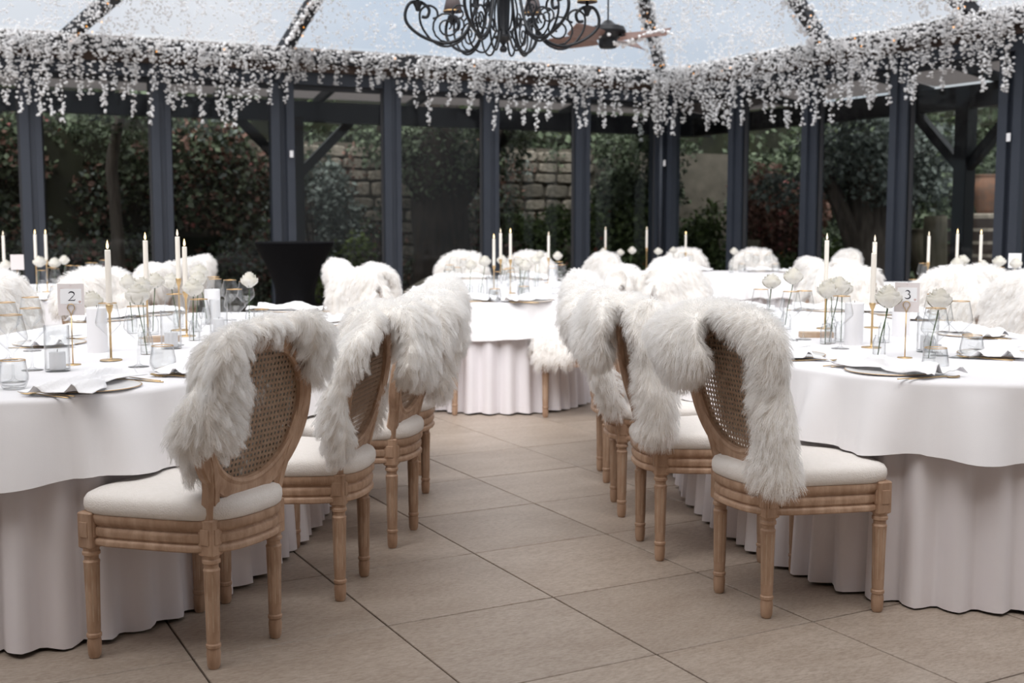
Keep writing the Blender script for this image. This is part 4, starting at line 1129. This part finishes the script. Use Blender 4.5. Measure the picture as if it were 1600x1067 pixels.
MAKE = dict(wine=mk_wine, tumbler=mk_tumbler, plate=mk_plate, fork=mk_fork, knife=mk_knife, spoon=mk_spoon, nap0=napkin_fn(1), nap1=napkin_fn(2), nap2=napkin_fn(3), holder=mk_candle_holder,
            candle=candle_fn('flame'), candle2=candle_fn('paleflame'), pillar=mk_pillar, hurricane=mk_hurricane, short=mk_small_pillar, vase=mk_vase, rose0=rose_fn(1, .042), rose1=rose_fn(2, .039, .012), rose2=rose_fn(3, .044, -.03), block=mk_block)
M['logwood2'] = M['wood']

# ------------------------------------------------------------------ number cards
def ribbon2d(b, pts, wid, y, mi):
    P = [Vector((p[0], 0, p[1])) for p in pts]; n = len(P); f = []
    for i in range(n):
        T = (P[min(n - 1, i + 1)] - P[max(0, i - 1)]).normalized(); S = Vector((-T.z, 0, T.x)) * (wid[i] / 2); f.append((P[i] - S, P[i] + S))
    b.mi = mi
    b.loft([[a + Vector((0, y, 0)), c + Vector((0, y, 0)), c + Vector((0, y + .0006, 0)), a + Vector((0, y + .0006, 0))] for a, c in f], True, True)
def arcp(cx, cz, rx, rz_, a0, a1, n=14): return [(cx + rx * math.cos(math.radians(a0 + (a1 - a0) * i / n)), cz + rz_ * math.sin(math.radians(a0 + (a1 - a0) * i / n))) for i in range(n + 1)]
def number_card(num, x, y, rz, W, H, z0, label):
    o = empty('number_card_stand', (x, y, TOPZ), rz); tag(o, label, 'table number')
    b = MB(); b.lathe([(0, 0), (.028, 0), (.028, .003), (0, .004)], 20)
    zt = z0 - TOPZ - .002; b.tube([(0, 0, .002), (0, 0, zt)], .0022, 8); b.build('stand', M['gold'], o, smooth=True)
    b = MB(); pts = [(0, 0, zt)] + [(.013 * math.sin(a) * (1 if True else 0), 0, zt + .030 - .013 * math.cos(a) * 1.0) for a in np.linspace(.5, 2 * PI - .5, 22)] + [(0, 0, zt)]
    b.tube(pts, .0016, 6, closed=False); b.build('loop_clip', M['gold'], o, smooth=True)
    zc = z0 - TOPZ
    b = MB(); b.box((0, .004, zc + H / 2), (W, .0012, H)); c = b.build('card', M['card'], o)
    b = MB(); b.box((0, .0031, zc + H * .60), (W * .80, .0006, H * .48)); b.build('white_panel', M['cardwhite'], c)
    b = MB(); k = H * .115; cx, cz = W * .03, zc + H * .60; y0 = .0022
    if num == 2:
        p = arcp(cx - .05 * k, cz + k * .62, .78 * k, .62 * k, 165, -38, 18) + [(cx + .25 * k, cz - .1 * k), (cx - .35 * k, cz - .68 * k), (cx - .95 * k, cz - 1.2 * k)]
        w = [.10 + .26 * math.sin(PI * min(1, i / 18)) for i in range(19)] + [.24, .15, .08]
        ribbon2d(b, p, [q * k for q in w], y0, 0); ribbon2d(b, [(cx - .95 * k, cz - 1.12 * k), (cx, cz - 1.10 * k), (cx + .75 * k, cz - 1.08 * k), (cx + .98 * k, cz - .75 * k)], [.12 * k, .22 * k, .26 * k, .06 * k], y0, 0)
    else:
        p = arcp(cx - .1 * k, cz + .62 * k, .62 * k, .56 * k, 160, -80, 16); ribbon2d(b, p, [k * (.08 + .26 * math.sin(PI * i / 16)) for i in range(17)], y0, 0)
        p = arcp(cx - .1 * k, cz - .55 * k, .82 * k, .66 * k, 88, -155, 18); ribbon2d(b, p, [k * (.08 + .30 * math.sin(PI * i / 18)) for i in range(19)], y0, 0)
    b.build('number', M['ink'], c)
    b = MB()   # small blush corner marks and sprig
    ribbon2d(b, [(-W * .40, zc + H * .76), (-W * .40, zc + H * .85), (-W * .28, zc + H * .855)], [.0008] * 3, .0022, 0)
    ribbon2d(b, [(-W * .03, zc + H * .93), (0, zc + H * .945), (W * .03, zc + H * .93)], [.0012] * 3, .0026, 0)
    for q in range(5): ribbon2d(b, [(W * .33, zc + H * .38), (W * (.33 + .06 * math.cos(.6 + q * .5)), zc + H * (.38 + .05 * math.sin(.6 + q * .5)) + .004)], [.0008, .0022], .0022, 0)
    b.build('sprig_print', M['blush'], c)
    return o
number_card(2, -1.590, 4.18, .06, .094, .114, .932, 'gold wire stand with blush card reading 2 on the left table')
number_card(3, 1.500, 4.41, -.55, .092, .112, .927, 'gold wire stand with blush card reading 3 on the right table')
b = MB()
o = empty('card_stand', (3.78, 8.75, TOPZ), -.3); tag(o, 'small pale table card among the flowers of the far right table', 'table number')
b.lathe([(0, 0), (.028, 0), (.028, .003), (0, .004)], 16); b.tube([(0, 0, .002), (0, 0, .2)], .0022, 6); b.build('stand', M['gold'], o); b = MB(); b.box((0, 0, .25), (.09, .0012, .11)); b.build('card', M['cardwhite'], o)
o = empty('card_stand', (-3.55, 8.35, TOPZ), .3); tag(o, 'small framed table card among the flowers of the far left table', 'table number')
b = MB(); b.lathe([(0, 0), (.028, 0), (.028, .003), (0, .004)], 16); b.tube([(0, 0, .002), (0, 0, .2)], .0022, 6); b.build('stand', M['gold'], o); b = MB(); b.box((0, 0, .25), (.09, .0012, .11)); b.build('card', M['card'], o)

# ------------------------------------------------------------------ place settings in front of the chairs
rng = random.Random(21); nn = 0
for idx, (x, y, fa, sk, w_, tb) in enumerate(CH):
    a = math.radians(fa); d = Vector((math.cos(a), math.sin(a), 0)); r = Vector((d.y, -d.x, 0)); rz = a - PI / 2
    far = tb not in ('L', 'R')
    p = Vector((x, y, TOPZ)) + d * (.58 if idx in (0, 8) else .54)
    put('plate', p, rz, 'gold rimmed white plate before the ' + w_, 'plate', 'plates at the place settings')
    rot = {0: .35, 8: .1}.get(idx, rng.uniform(-.5, .5)); nn += 1
    put('nap%d' % (nn % 3), p + Vector((0, 0, .0)), rz + rot, 'rumpled white napkin before the ' + w_, 'napkin', 'napkins on the plates')
    if tb in ('G',) or (far and y > 9): sets = ()
    else: sets = (('fork', -.178, -.01, .05, 'inner gold fork'), ('fork', -.203, -.02, -.03, 'outer gold fork'), ('knife', .180, -.01, .03, 'gold knife'), ('spoon', .206, .01, -.04, 'gold spoon'))
    for kind, dx, dy, tw, nm in sets:
        put(kind, p + r * dx + d * dy, rz + tw, nm + ' before the ' + w_, kind, 'gold cutlery')
    if far:
        put('wine', p + r * .17 + d * .20, 0, 'large wine glass before the ' + w_, 'wine glass', 'stemmed wine glasses')
        put('wine', p + r * .08 + d * .26, 0, 'small wine glass before the ' + w_, 'wine glass', 'stemmed wine glasses', (.88, .88, .9))
        put('tumbler', p + r * .22 + d * .11, 0, 'water tumbler before the ' + w_, 'tumbler', 'gold rimmed tumblers')

for x, y, fa, w_ in ((1.90, 4.52, 145, 'right picture edge of the right table'), (2.12, 5.35, 180, 'outer side of the right table'), (-1.98, 4.95, 5, 'outer side of the left table')):
    a = math.radians(fa); d = Vector((math.cos(a), math.sin(a), 0)); r = Vector((d.y, -d.x, 0)); p = Vector((x, y, TOPZ))
    put('plate', p, a - PI / 2, 'gold rimmed white plate at the ' + w_, 'plate', 'plates at the place settings')
    put('nap1', p, a - PI / 2 + .2, 'rumpled white napkin at the ' + w_, 'napkin', 'napkins on the plates')
    for kind, dx, tw, nm in (('fork', -.18, .08, 'inner gold fork'), ('fork', -.205, -.05, 'outer gold fork'), ('knife', .182, .04, 'gold knife')):
        put(kind, p + r * dx, a - PI / 2 + tw, nm + ' at the ' + w_, kind, 'gold cutlery')
# glasses of the two near tables, in the order they stand from the left
WINE_L = [(-1.892, 4.336), (-1.603, 3.706), (-1.935, 4.66), (-1.671, 4.02), (-1.499, 4.298), (-1.333, 4.12), (-1.423, 4.889), (-1.225, 4.533), (-1.70, 6.62), (-1.625, 6.36), (-1.514, 6.232), (-1.262, 5.277), (-1.395, 6.081)]
WINE_R = [(1.131, 5.277), (1.223, 5.089), (1.295, 5.141), (1.349, 4.749), (1.782, 4.889), (1.47, 4.02), (1.663, 4.492), (1.706, 4.413)]
for side, L_ in (('left', WINE_L), ('right', WINE_R)):
    for i, (x, y) in enumerate(L_):
        put('wine', (x, y, TOPZ), 0, '%s wine glass counted from the left on the %s table' % (ORD[i], side), 'wine glass', 'stemmed wine glasses', (1.05, 1.05, 1) if i % 2 else None)
for (x, y), lab in zip([(-1.533, 3.545), (-1.207, 3.991), (-1.253, 5.804), (1.437, 3.918), (1.747, 4.391), (.98, 4.72), (-1.06, 4.85)],
                       ['gold rimmed tumbler at the left picture edge', 'gold rimmed tumbler right of the gold candle holder on the left table', 'gold rimmed tumbler at the far aisle side of the left table', 'gold rimmed tumbler at the near end of the right table',
                        'gold rimmed tumbler behind the near wine glasses of the right table', 'tumbler before the second chair of the right aisle row', 'tumbler before the third chair of the left aisle row']):
    put('tumbler', (x, y, TOPZ), 0, lab, 'tumbler', 'gold rimmed tumblers')

# tapers in gold holders: x, y, height of the cup, kind, label words
TAP = [(-1.50, 4.32, .962, 'candle', 'nearest on the left table, before the flowers'), (-1.636, 5.2, .99, 'candle', 'second from the left on the left table, tallest flame'), (-1.607, 5.6, 1.005, 'candle2', 'third from the left on the left table'), (-1.49, 5.3, .958, 'candle', 'rightmost on the left table'),
       (1.489, 4.79, .938, 'candle', 'nearest on the right table, by the number card'), (1.54, 5.7, .985, 'candle2', 'leftmost on the right table'), (1.79, 5.75, .975, 'candle2', 'behind the nearest one on the right table'),
       (-.136, 8.75, .965, 'candle', 'shortest of three on the centre table'), (-.087, 8.9, 1.01, 'candle2', 'middle of three on the centre table'), (-.012, 8.8, 1.01, 'candle', 'rightmost of three on the centre table'), (.33, 10.5, .98, 'candle2', 'at the far end of the centre table'),
       (1.03, 12.85, 1.03, 'candle2', 'left end of the glass corner table'), (1.49, 12.9, 1.03, 'candle2', 'middle of the glass corner table'), (1.93, 12.95, .975, 'candle', 'right of the middle of the glass corner table'),
       (-3.84, 8.8, .99, 'candle2', 'leftmost on the far left table'), (-3.62, 8.85, 1.0, 'candle', 'middle one on the far left table'), (-3.60, 9.0, 1.0, 'candle', 'rightmost on the far left table'),
       (3.20, 8.95, .985, 'candle2', 'leftmost on the far right table'), (3.40, 8.9, 1.005, 'candle', 'middle one on the far right table'), (3.52, 8.75, 1.0, 'candle', 'rightmost on the far right table')]
for x, y, cz_, kd_, lab in TAP:
    k = (cz_ - TOPZ) / .216
    put('holder', (x, y, TOPZ), 0, 'slim gold candle holder, ' + lab, 'candle holder', 'gold candle holders', (1, 1, k))
    put(kd_, (x, y, TOPZ + .198 * k + .001), rng.uniform(0, 6), 'lit ivory taper candle, ' + lab, 'candle', 'ivory taper candles')

# pillar candles, hurricane vases, roses
for x, y, s, lab in ((-1.656, 4.62, 1, 'thick white pillar candle behind the number 2 card'), (1.453, 4.92, 1, 'thick white pillar candle left of the number 3 card'), (-1.55, 6.0, 1.0, 'thick white pillar candle at the far end of the left table'), (1.78, 5.3, .8, 'thick white pillar candle behind the roses of the right table'),
                     (-.06, 8.45, .85, 'thick white pillar candle on the centre table before the tapers'), (.36, 10.2, 1, 'thick white pillar candle below the lone taper of the centre table'), (1.90, 12.7, 1, 'thick white pillar candle below the right taper of the glass corner table')):
    put('pillar', (x, y, TOPZ), 0, lab, 'candle', None, (1, 1, s))
for x, y, lab in ((-1.571, 3.99, 'at the near end of the left table'), (-1.40, 4.75, 'in the middle of the left table'), (-1.38, 5.45, 'by the wooden block on the left table'), (1.66, 4.62, 'behind the number 3 card'), (1.25, 5.5, 'at the aisle side of the right table'), (-.14, 8.15, 'at the near end of the centre table'), (.1, 9.4, 'in the middle of the centre table')):
    put('hurricane', (x, y, TOPZ), 0, 'clear glass cylinder with a short candle ' + lab, 'candle vase', 'glass candle cylinders')
    put('short', (x, y, TOPZ + .0085), 0, 'short white candle inside the glass cylinder ' + lab, 'candle', 'short candles in cylinders')
ROSES = [(-1.80, 5.45, .975, 'L'), (-1.66, 5.4, .985, 'L'), (-1.463, 4.533, .965, 'L'), (-1.50, 5.55, .985, 'L'), (-1.60, 5.95, 1.0, 'L'), (-1.72, 4.75, .93, 'L'), (-1.40, 5.1, .965, 'L'), (-1.70, 5.8, .96, 'L'), (-1.30, 5.75, .97, 'L'), (-1.56, 4.9, .98, 'L'),
         (1.237, 5.541, .975, 'R'), (1.371, 5.667, .99, 'R'), (1.34, 4.937, .965, 'R'), (1.435, 5.05, .965, 'R'), (1.432, 4.413, .96, 'R'), (1.62, 4.40, .955, 'R'), (1.40, 4.98, .975, 'R'), (1.47, 5.35, .96, 'R'), (1.62, 5.0, .95, 'R'),
         (-.30, 8.5, .96, 'C'), (-.2, 8.62, .98, 'C'), (.10, 8.6, .95, 'C'), (.06, 8.95, .97, 'C'), (-.08, 9.4, .97, 'C'), (.2, 9.8, .96, 'C'), (.42, 10.7, .97, 'C'), (.26, 10.8, .98, 'C'),
         (1.20, 12.9, .96, 'G'), (1.32, 12.8, .98, 'G'), (1.62, 12.9, .97, 'G'), (1.78, 12.85, .985, 'G'), (2.45, 12.85, .97, 'G'), (1.0, 12.75, .97, 'G'),
         (-3.45, 8.5, .98, 'FL'), (-3.38, 8.6, .97, 'FL'), (-3.95, 8.6, .97, 'FL'), (-3.7, 8.5, .96, 'FL'), (-3.5, 9.1, .98, 'FL'),
         (3.25, 8.5, .97, 'FR'), (3.33, 8.6, .99, 'FR'), (3.42, 8.45, .96, 'FR'), (3.6, 8.6, .98, 'FR'), (3.68, 8.5, .97, 'FR'), (3.9, 8.6, .98, 'FR'), (3.95, 8.75, .97, 'FR'), (3.82, 8.55, .965, 'FR')]
ROSES.sort(key=lambda t: (list(TB).index(t[3]), t[0] / t[1])); cnt = {}
for i, (x, y, z, tb) in enumerate(ROSES):
    n = cnt[tb] = cnt.get(tb, -1) + 1; k = i % 3 if (x, y) != (1.62, 4.40) else 2
    s = rng.uniform(1.02, 1.18); rz = rng.uniform(0, 6.28)
    if k == 2: rz = math.radians(0 if tb != 'L' else 180)
    lab = '%s from the left on the %s' % (ORD[n], TB[tb][0])
    put('rose%d' % k, (x, y, z + .012), rz, 'cream white rose, ' + lab, 'rose', 'cream roses in bud vases', (s, s, 1.12))
    bx = {0: 0, 1: .012, 2: -.03}[k]
    put('vase', (x + bx * math.cos(rz), y + bx * math.sin(rz), TOPZ), 0, 'clear bud vase of the rose ' + lab, 'vase', 'clear bud vases')
put('block', (-1.53, 5.05, TOPZ), .35, 'small wooden block among the glasses of the left table', 'block', None)
put('block', (1.38, 5.25, TOPZ), -.1, 'small wooden block among the glasses of the right table', 'block', None)

# ------------------------------------------------------------------ black bar table
bt = empty('bar_table', (-2.24, 12.0, 0), .4); tag(bt, 'tall round bar table in a black stretch cover by the left glass wall', 'table')
b = MB(); b.lathe([(0, 1.075), (.39, 1.075), (.4, 1.085), (.4, 1.1), (.39, 1.108), (0, 1.11)], 40); b.build('tabletop', M['black'], bt, autosmooth=40)
b = MB(); rings = []
for i in range(19):
    z = 1.078 - (1.05 * i / 18); u = i / 18
    rr = .40 - .22 * math.sin(min(1, u * 1.35) * PI / 2) ** .9 if u < .74 else None
    base = (.40 - .215 * math.sin(min(1.0, u / .6) * PI / 2)) if u < .6 else .185 + .10 * ((u - .6) / .4) ** 1.6
    lob = max(0, (u - .35) / .65) ** 1.7 * .15
    rings.append([((base + lob * (math.cos(4 * t * 2 * PI / 48)) + (.02 if u > .9 else 0)) * math.cos(2 * PI * t / 48), (base + lob * math.cos(4 * t * 2 * PI / 48)) * math.sin(2 * PI * t / 48), z + (.10 * (1 - math.cos(4 * t * 2 * PI / 48)) / 2 if u > .98 else 0)) for t in range(48)])
b.loft(rings); b.build('stretch_cover', M['black'], bt, smooth=True)
for k in range(4):
    b = MB(); b.lathe([(0, 0), (.055, 0), (.06, .015), (.05, .05), (0, .07)], 12, (.40 * math.cos(k * PI / 2), .40 * math.sin(k * PI / 2), 0)); b.build('foot', M['black'], bt, smooth=True)

# ------------------------------------------------------------------ blossom garlands
ICO = []
def blossom(mb, c, r, rng):
    """a small ruffled round silk flower"""
    if not ICO:
        bm = bmesh.new(); bmesh.ops.create_icosphere(bm, subdivisions=1, radius=1); ICO.append([v.co.copy() for v in bm.verts]); ICO.append([tuple(v.index for v in f.verts) for f in bm.faces]); bm.free()
    q = Quaternion((rng.gauss(0, 1), rng.gauss(0, 1), rng.gauss(0, 1), rng.gauss(0, 1))).normalized(); c = Vector(c)
    mb.add([c + (q @ v) * (r * rng.uniform(.78, 1.12)) for v in ICO[0]], ICO[1])

def strand_mesh(seed, L, n, r=.0215, spread=.062):
    rng = random.Random(seed); b = MB(); P = []
    ph = rng.uniform(0, 6); dx = rng.uniform(-.05, .05)
    for i in range(9):
        u = i / 8; P.append((dx * u + .025 * math.sin(u * 5 + ph), .02 * math.cos(u * 4 + ph), -L * u))
    b.mi = 1; b.tube(P, .0025, 4); b.mi = 0
    for i in range(n):
        u = rng.random() ** .85; k = u * 8; a = int(min(7, k)); c = Vector(P[a]).lerp(Vector(P[a + 1]), k - a)
        w = spread * (1.3 - .8 * u) * rng.uniform(.15, 1); t = rng.uniform(0, 2 * PI)
        blossom(b, c + Vector((w * math.cos(t), w * math.sin(t), 0)), r * rng.uniform(.7, 1.15) * (1 - .2 * u), rng)
    return b
SV = [strand_mesh(100 + k, 1.0, 46) for k in range(7)]
smesh = []
def garland(name, W, s0, s1, step, Lf, seed, label, nrm):
    rng = random.Random(seed); root = empty(name, W((s0 + s1) / 2, -.2, 3.42)); tag(root, label, 'garland'); base = root.location.copy(); n = 0
    s = s0
    while s < s1 and n < 295:
        for row in range(2 if rng.random() < .45 else 1):
            L = Lf(s) * rng.uniform(.55, 1.3) * 1.18 * (.5 if row else 1)
            k = rng.randrange(7)
            if len(smesh) <= k:
                k = len(smesh); o = SV[k].build('strand', [M['blossom'], M['twig']], root); smesh.append(o)
            else: o = copy_obj(smesh[k], root)
            o.location = W(s + rng.uniform(-.04, .04), -.25 - .10 * row - rng.uniform(0, .06), 3.50) - base
            o.scale = (1, 1, L) if L > .3 else (.9, .9, L); o.rotation_euler = (rng.uniform(-.06, .06), rng.uniform(-.06, .06), rng.uniform(0, 6.28)); n += 1
            # blossoms keep their roundness when the strand is stretched
        s += step(s) * rng.uniform(.7, 1.3)
    # dense blossom bunch along the beam, and the little lights among it
    b = MB()
    s = s0
    while s < s1:
        for _ in range(1): blossom(b, W(s, -.24 - rng.uniform(0, .12), 3.50 - abs(rng.gauss(0, .10))) - base, .022 * rng.uniform(.7, 1.2), rng)
        s += .035
    o = b.build('blossom_bunch', M['blossom'], root); o['kind'] = 'stuff'
    b = MB(); s = s0
    while s < s1:
        c = W(s, -.3 - rng.uniform(0, .06), 3.49 - rng.uniform(0, .16)) - base; b.lathe([(0, -.008), (.007, 0), (0, .010)], 5, c); s += rng.choice((.07, .09, .5, .8, 1.1))
    o = b.build('fairy_lights', M['fairy'], root); o['kind'] = 'stuff'
    b = MB(); b.tube([W(s0 + (s1 - s0) * i / 40, -.25, 3.5 + .012 * math.sin(i * 1.7)) - base for i in range(41)], .006, 5); b.build('wire', M['twig'], root)
    return root
def Lleft(s):
    if s > 6.2: return .72
    if s > 5.6: return .50
    if s > 4.5: return .34
    if s > 3.8: return .46
    return .62
garland('blossom_garland', WL, .05, 12.2, lambda s: .074 if s > 6.2 else (.10 if s > 4.4 else .105), Lleft, 1, 'garland of white blossom strands hanging along the left eaves', NL)
garland('blossom_garland', WR, .0, 6.9, lambda s: .068, lambda s: .66 if s < 4.6 else .58, 2, 'garland of white blossom strands hanging along the right eaves', NR)

# blossom nets under the roof glass: thousands of small flowers on threads
def roof_net(A_, B_, n, seed, label, tmax=.42):
    rng = random.Random(seed); b = MB(); u3 = Vector((0, 0, -.10))
    k = 0
    while k < n:
        p = A_.lerp(B_, rng.random()); t = rng.random() * tmax
        c = p.lerp(APEX, t) + u3
        L = rng.uniform(.12, .45); m = rng.randint(6, 14)
        for _ in range(m):
            v = rng.random(); blossom(b, c + Vector((rng.gauss(0, .035), rng.gauss(0, .035), -L * v)), .0135 * rng.uniform(.7, 1.2), rng)
        k += m
    o = b.build('blossom_net', M['netblossom']); tag(o, label, 'blossom net', kind='stuff'); return o
roof_net(WL(9.5, 0, EAVE), WL(5.63, 0, EAVE), 4200, 11, 'net of small white blossoms under the left roof glass')
roof_net(WL(5.63, 0, EAVE), Cn, 2600, 12, 'net of small white blossoms under the middle roof glass')
roof_net(Cn, WR(3.21, 0, EAVE), 2800, 13, 'net of small white blossoms under the roof glass right of the corner rafter')
roof_net(WR(3.21, 0, EAVE), WR(7.0, 0, EAVE), 4200, 14, 'net of small white blossoms under the far right roof glass')
for p, lab, dens in ((WL(8.23, 0, EAVE), 'garland of white blossoms wound round the leftmost roof rafter', 60), (WL(5.63, 0, EAVE), 'garland of white blossoms wound round the second roof rafter from the left', 330), (Cn, 'garland of white blossoms wound round the corner roof rafter', 300),
               (WR(3.21, 0, EAVE), 'garland of white blossoms wound round the roof rafter right of the corner', 200), (WR(5.41, 0, EAVE), 'garland of white blossoms wound round the rightmost roof rafter', 260)):
    rng = random.Random(lab); b = MB(); root = empty('rafter_garland', p); tag(root, lab, 'garland')
    for _ in range(dens):
        t = rng.random() * .42; a = rng.uniform(0, 2 * PI); c = p.lerp(APEX, t) - p
        blossom(b, c + Vector((.10 * math.cos(a), .08 * math.sin(a), -.05 + .10 * math.sin(a * 1.3))), .024 * rng.uniform(.7, 1.2), rng)
    o = b.build('blossoms', M['blossom'], root); o['kind'] = 'stuff'
    b = MB(); b.tube([p.lerp(APEX, .42 * i / 80) - p + Vector((.09 * math.cos(i), .09 * math.sin(i), -.04)) for i in range(81)], .004, 4); b.build('wire', M['twig'], root)
    b = MB()
    for i in range(26):
        b.lathe([(0, -.008), (.007, 0), (0, .010)], 5, p.lerp(APEX, .4 * rng.random()) - p + Vector((rng.uniform(-.1, .1), rng.uniform(-.1, .1), -.1)))
    o = b.build('fairy_lights', M['fairy'], root); o['kind'] = 'stuff'

# ------------------------------------------------------------------ chandelier
CHX, CHY, CHZ = -.055, 7.56, 2.36
ch = empty('chandelier', (CHX, CHY, CHZ)); tag(ch, 'black wrought iron chandelier with scrolled arms and small taupe shades', 'chandelier')
b = MB(); b.lathe([(0, 0), (.018, .004), (.026, .022), (.018, .04), (.010, .046), (.018, .06), (.05, .085), (.062, .095), (.058, .10), (.04, .11), (.036, .13), (.044, .34), (.05, .36), (.04, .40), (.03, .55), (.05, .60), (.03, .66), (.012, .8), (.02, .84), (0, .86)], 20)
b.build('column', M['iron'], ch, autosmooth=40)
b = MB(); zt = APEX.z - .2 - CHZ
n = int((zt - .84) / .07)
for k in range(n):
    z = .86 + k * .07; c = [(.016 * math.cos(t * PI / 4), 0, .045 * math.sin(t * PI / 4)) for t in range(8)]
    c = [((0, x, zz + z) if k % 2 else (x, 0, zz + z)) for x, _, zz in c]; b.tube(c, .004, 4, closed=True)
o = b.build('chain', M['iron'], ch)
o['kind'] = 'stuff'
b = MB(); b.tube([(0, 0, .84), (APEX.x - CHX, APEX.y - CHY, APEX.z - CHZ - .2)], .005, 5); b.build('cable', M['iron'], ch)
def spiral(c, r0, r1, a0, turns, n=26):
    return [(c[0] + (r0 + (r1 - r0) * i / n) * math.cos(a0 + turns * 2 * PI * i / n), c[1] + (r0 + (r1 - r0) * i / n) * math.sin(a0 + turns * 2 * PI * i / n)) for i in range(n + 1)]
def rz3(P): return [(r, 0, z) for r, z in P]
def smoothp(P, n=30):
    P = [Vector((p[0], 0, p[1])) for p in P]; K = len(P) - 1; out = []
    for i in range(n + 1):
        u = min(K - 1e-6, K * i / n); k = int(u); t = u - k; a, b_, c, d = P[max(0, k - 1)], P[k], P[k + 1], P[min(K, k + 2)]
        out.append(0.5 * ((2 * b_) + (c - a) * t + (2 * a - 5 * b_ + 4 * c - d) * t * t + (3 * b_ - a - 3 * c + d) * t ** 3))
    return out
arm = MB()
arm.tube(smoothp([(.04, .52), (.13, .46), (.17, .30), (.24, .12), (.36, .05), (.50, .08), (.60, .15), (.625, .22), (.595, .29), (.53, .30), (.475, .26), (.485, .21), (.52, .21)], 46), .0105, 7)
arm.tube(smoothp([(.20, .20), (.26, .08), (.36, .03), (.45, .06), (.52, .15), (.53, .24), (.48, .28), (.43, .26), (.42, .215), (.45, .20)], 36), .0075, 7)
arm.tube(rz3(spiral((.36, .155), .10, .02, -1.6, 1.9)), .0065, 6)
arm.tube(rz3(spiral((.285, .24), .06, .012, -2.2, -1.7)), .006, 6)
arm.tube(smoothp([(.045, .14), (.10, .02), (.15, -.0), (.20, .04), (.225, .12), (.20, .18), (.165, .165), (.168, .12)], 28), .007, 6)
arm.tube(smoothp([(.06, .40), (.09, .26), (.075, .16), (.045, .13)], 12), .006, 6)
cup = MB(); cup.lathe([(0, .33), (.012, .335), (.02, .36), (.034, .385), (.036, .392), (.015, .396), (.011, .40), (.011, .46), (0, .46)], 12, (.545, 0, -0.09))
shd = MB(); shd.lathe([(.062, .455), (.066, .455), (.040, .56), (.037, .56), (.062, .455)], 16, (.545, 0, -0.125), cap=False)
bulb = MB(); bulb.lathe([(0, .46), (.012, .47), (.014, .50), (0, .53)], 10, (.545, 0, -.11))
ring = MB(); ring.lathe([(.0645, .455), (.067, .457), (.066, .463), (.0635, .461)], 16, (.545, 0, -.125), cap=False)
a0 = None
for k in range(6):
    if a0 is None:
        a0 = arm.build('arm', M['iron'], ch, smooth=True); cup.build('candle_cup', M['iron'], a0, autosmooth=40); shd.build('lamp_shade', M['shade'], a0, smooth=True); ring.build('shade_rim', M['goldrim'], a0); bulb.build('bulb', M['paleflame'], a0, smooth=True); o = a0
    else: o = copy_tree(a0, ch)
    o.rotation_euler = (0, 0, math.radians(9 + 60 * k))

# ------------------------------------------------------------------ ceiling fan
fz = 2.91; fx, fy = .89, 11.0
fn = empty('ceiling_fan', (fx, fy, fz)); tag(fn, 'brown ceiling fan draped with white blossoms beside the chandelier', 'fan')
b = MB(); b.lathe([(0, 0), (.075, .0), (.085, .02), (.085, .075), (.12, .10), (.165, .13), (.17, .15), (.15, .19), (.07, .215), (.03, .25), (0, .26)], 24); b.build('motor_housing', M['iron'], fn, autosmooth=40)
tp = 0
q_ = (fx - APEX.x) ** 2 + (fy - APEX.y) ** 2
zr = APEX.z - math.sqrt(q_) * .33
b = MB(); b.tube([(0, 0, .25), (0, 0, zr - fz)], .008, 6); b.build('down_rod', M['iron'], fn)
f0 = None
for k in range(4):
    if f0 is None:
        b = MB(); rings = []
        for i in range(9):
            u = i / 8; x = .13 + .50 * u; w = .055 + .025 * math.sin(u * PI * .8); w *= 1 if u < .95 else .7
            rings.append([(x, -w, .085 - .04), (x, w, .085 + .04), (x, w, .093 + .04), (x, -w, .093 - .04)])
        b.loft(rings, True, True); f0 = b.build('blade', M['fanwood'], fn); o = f0
        q = MB(); q.box((.13, 0, .10), (.10, .03, .012)); q.build('bracket', M['iron'], f0)
    else: o = copy_tree(f0, fn)
    o.rotation_euler = (0, 0, math.radians(-35 + 90 * k))
b = MB(); rng = random.Random(77)
for i in range(70):
    t = rng.random(); a = -35 * PI / 180; r = .65 * t
    blossom(b, (r * math.cos(a) + rng.gauss(0, .02), r * math.sin(a) + rng.gauss(0, .04), .06 - .04 * math.sin(t * 6)), .02 * rng.uniform(.7, 1.2), rng)
for i in range(16):
    a = rng.uniform(0, 6.28); blossom(b, (.14 * math.cos(a), .14 * math.sin(a), .12 + rng.uniform(-.05, .04)), .02, rng)
o = b.build('blossom_drape', M['blossom'], None); o.location = (fx, fy, fz); tag(o, 'white blossom string lying over the ceiling fan', 'garland', kind='stuff')
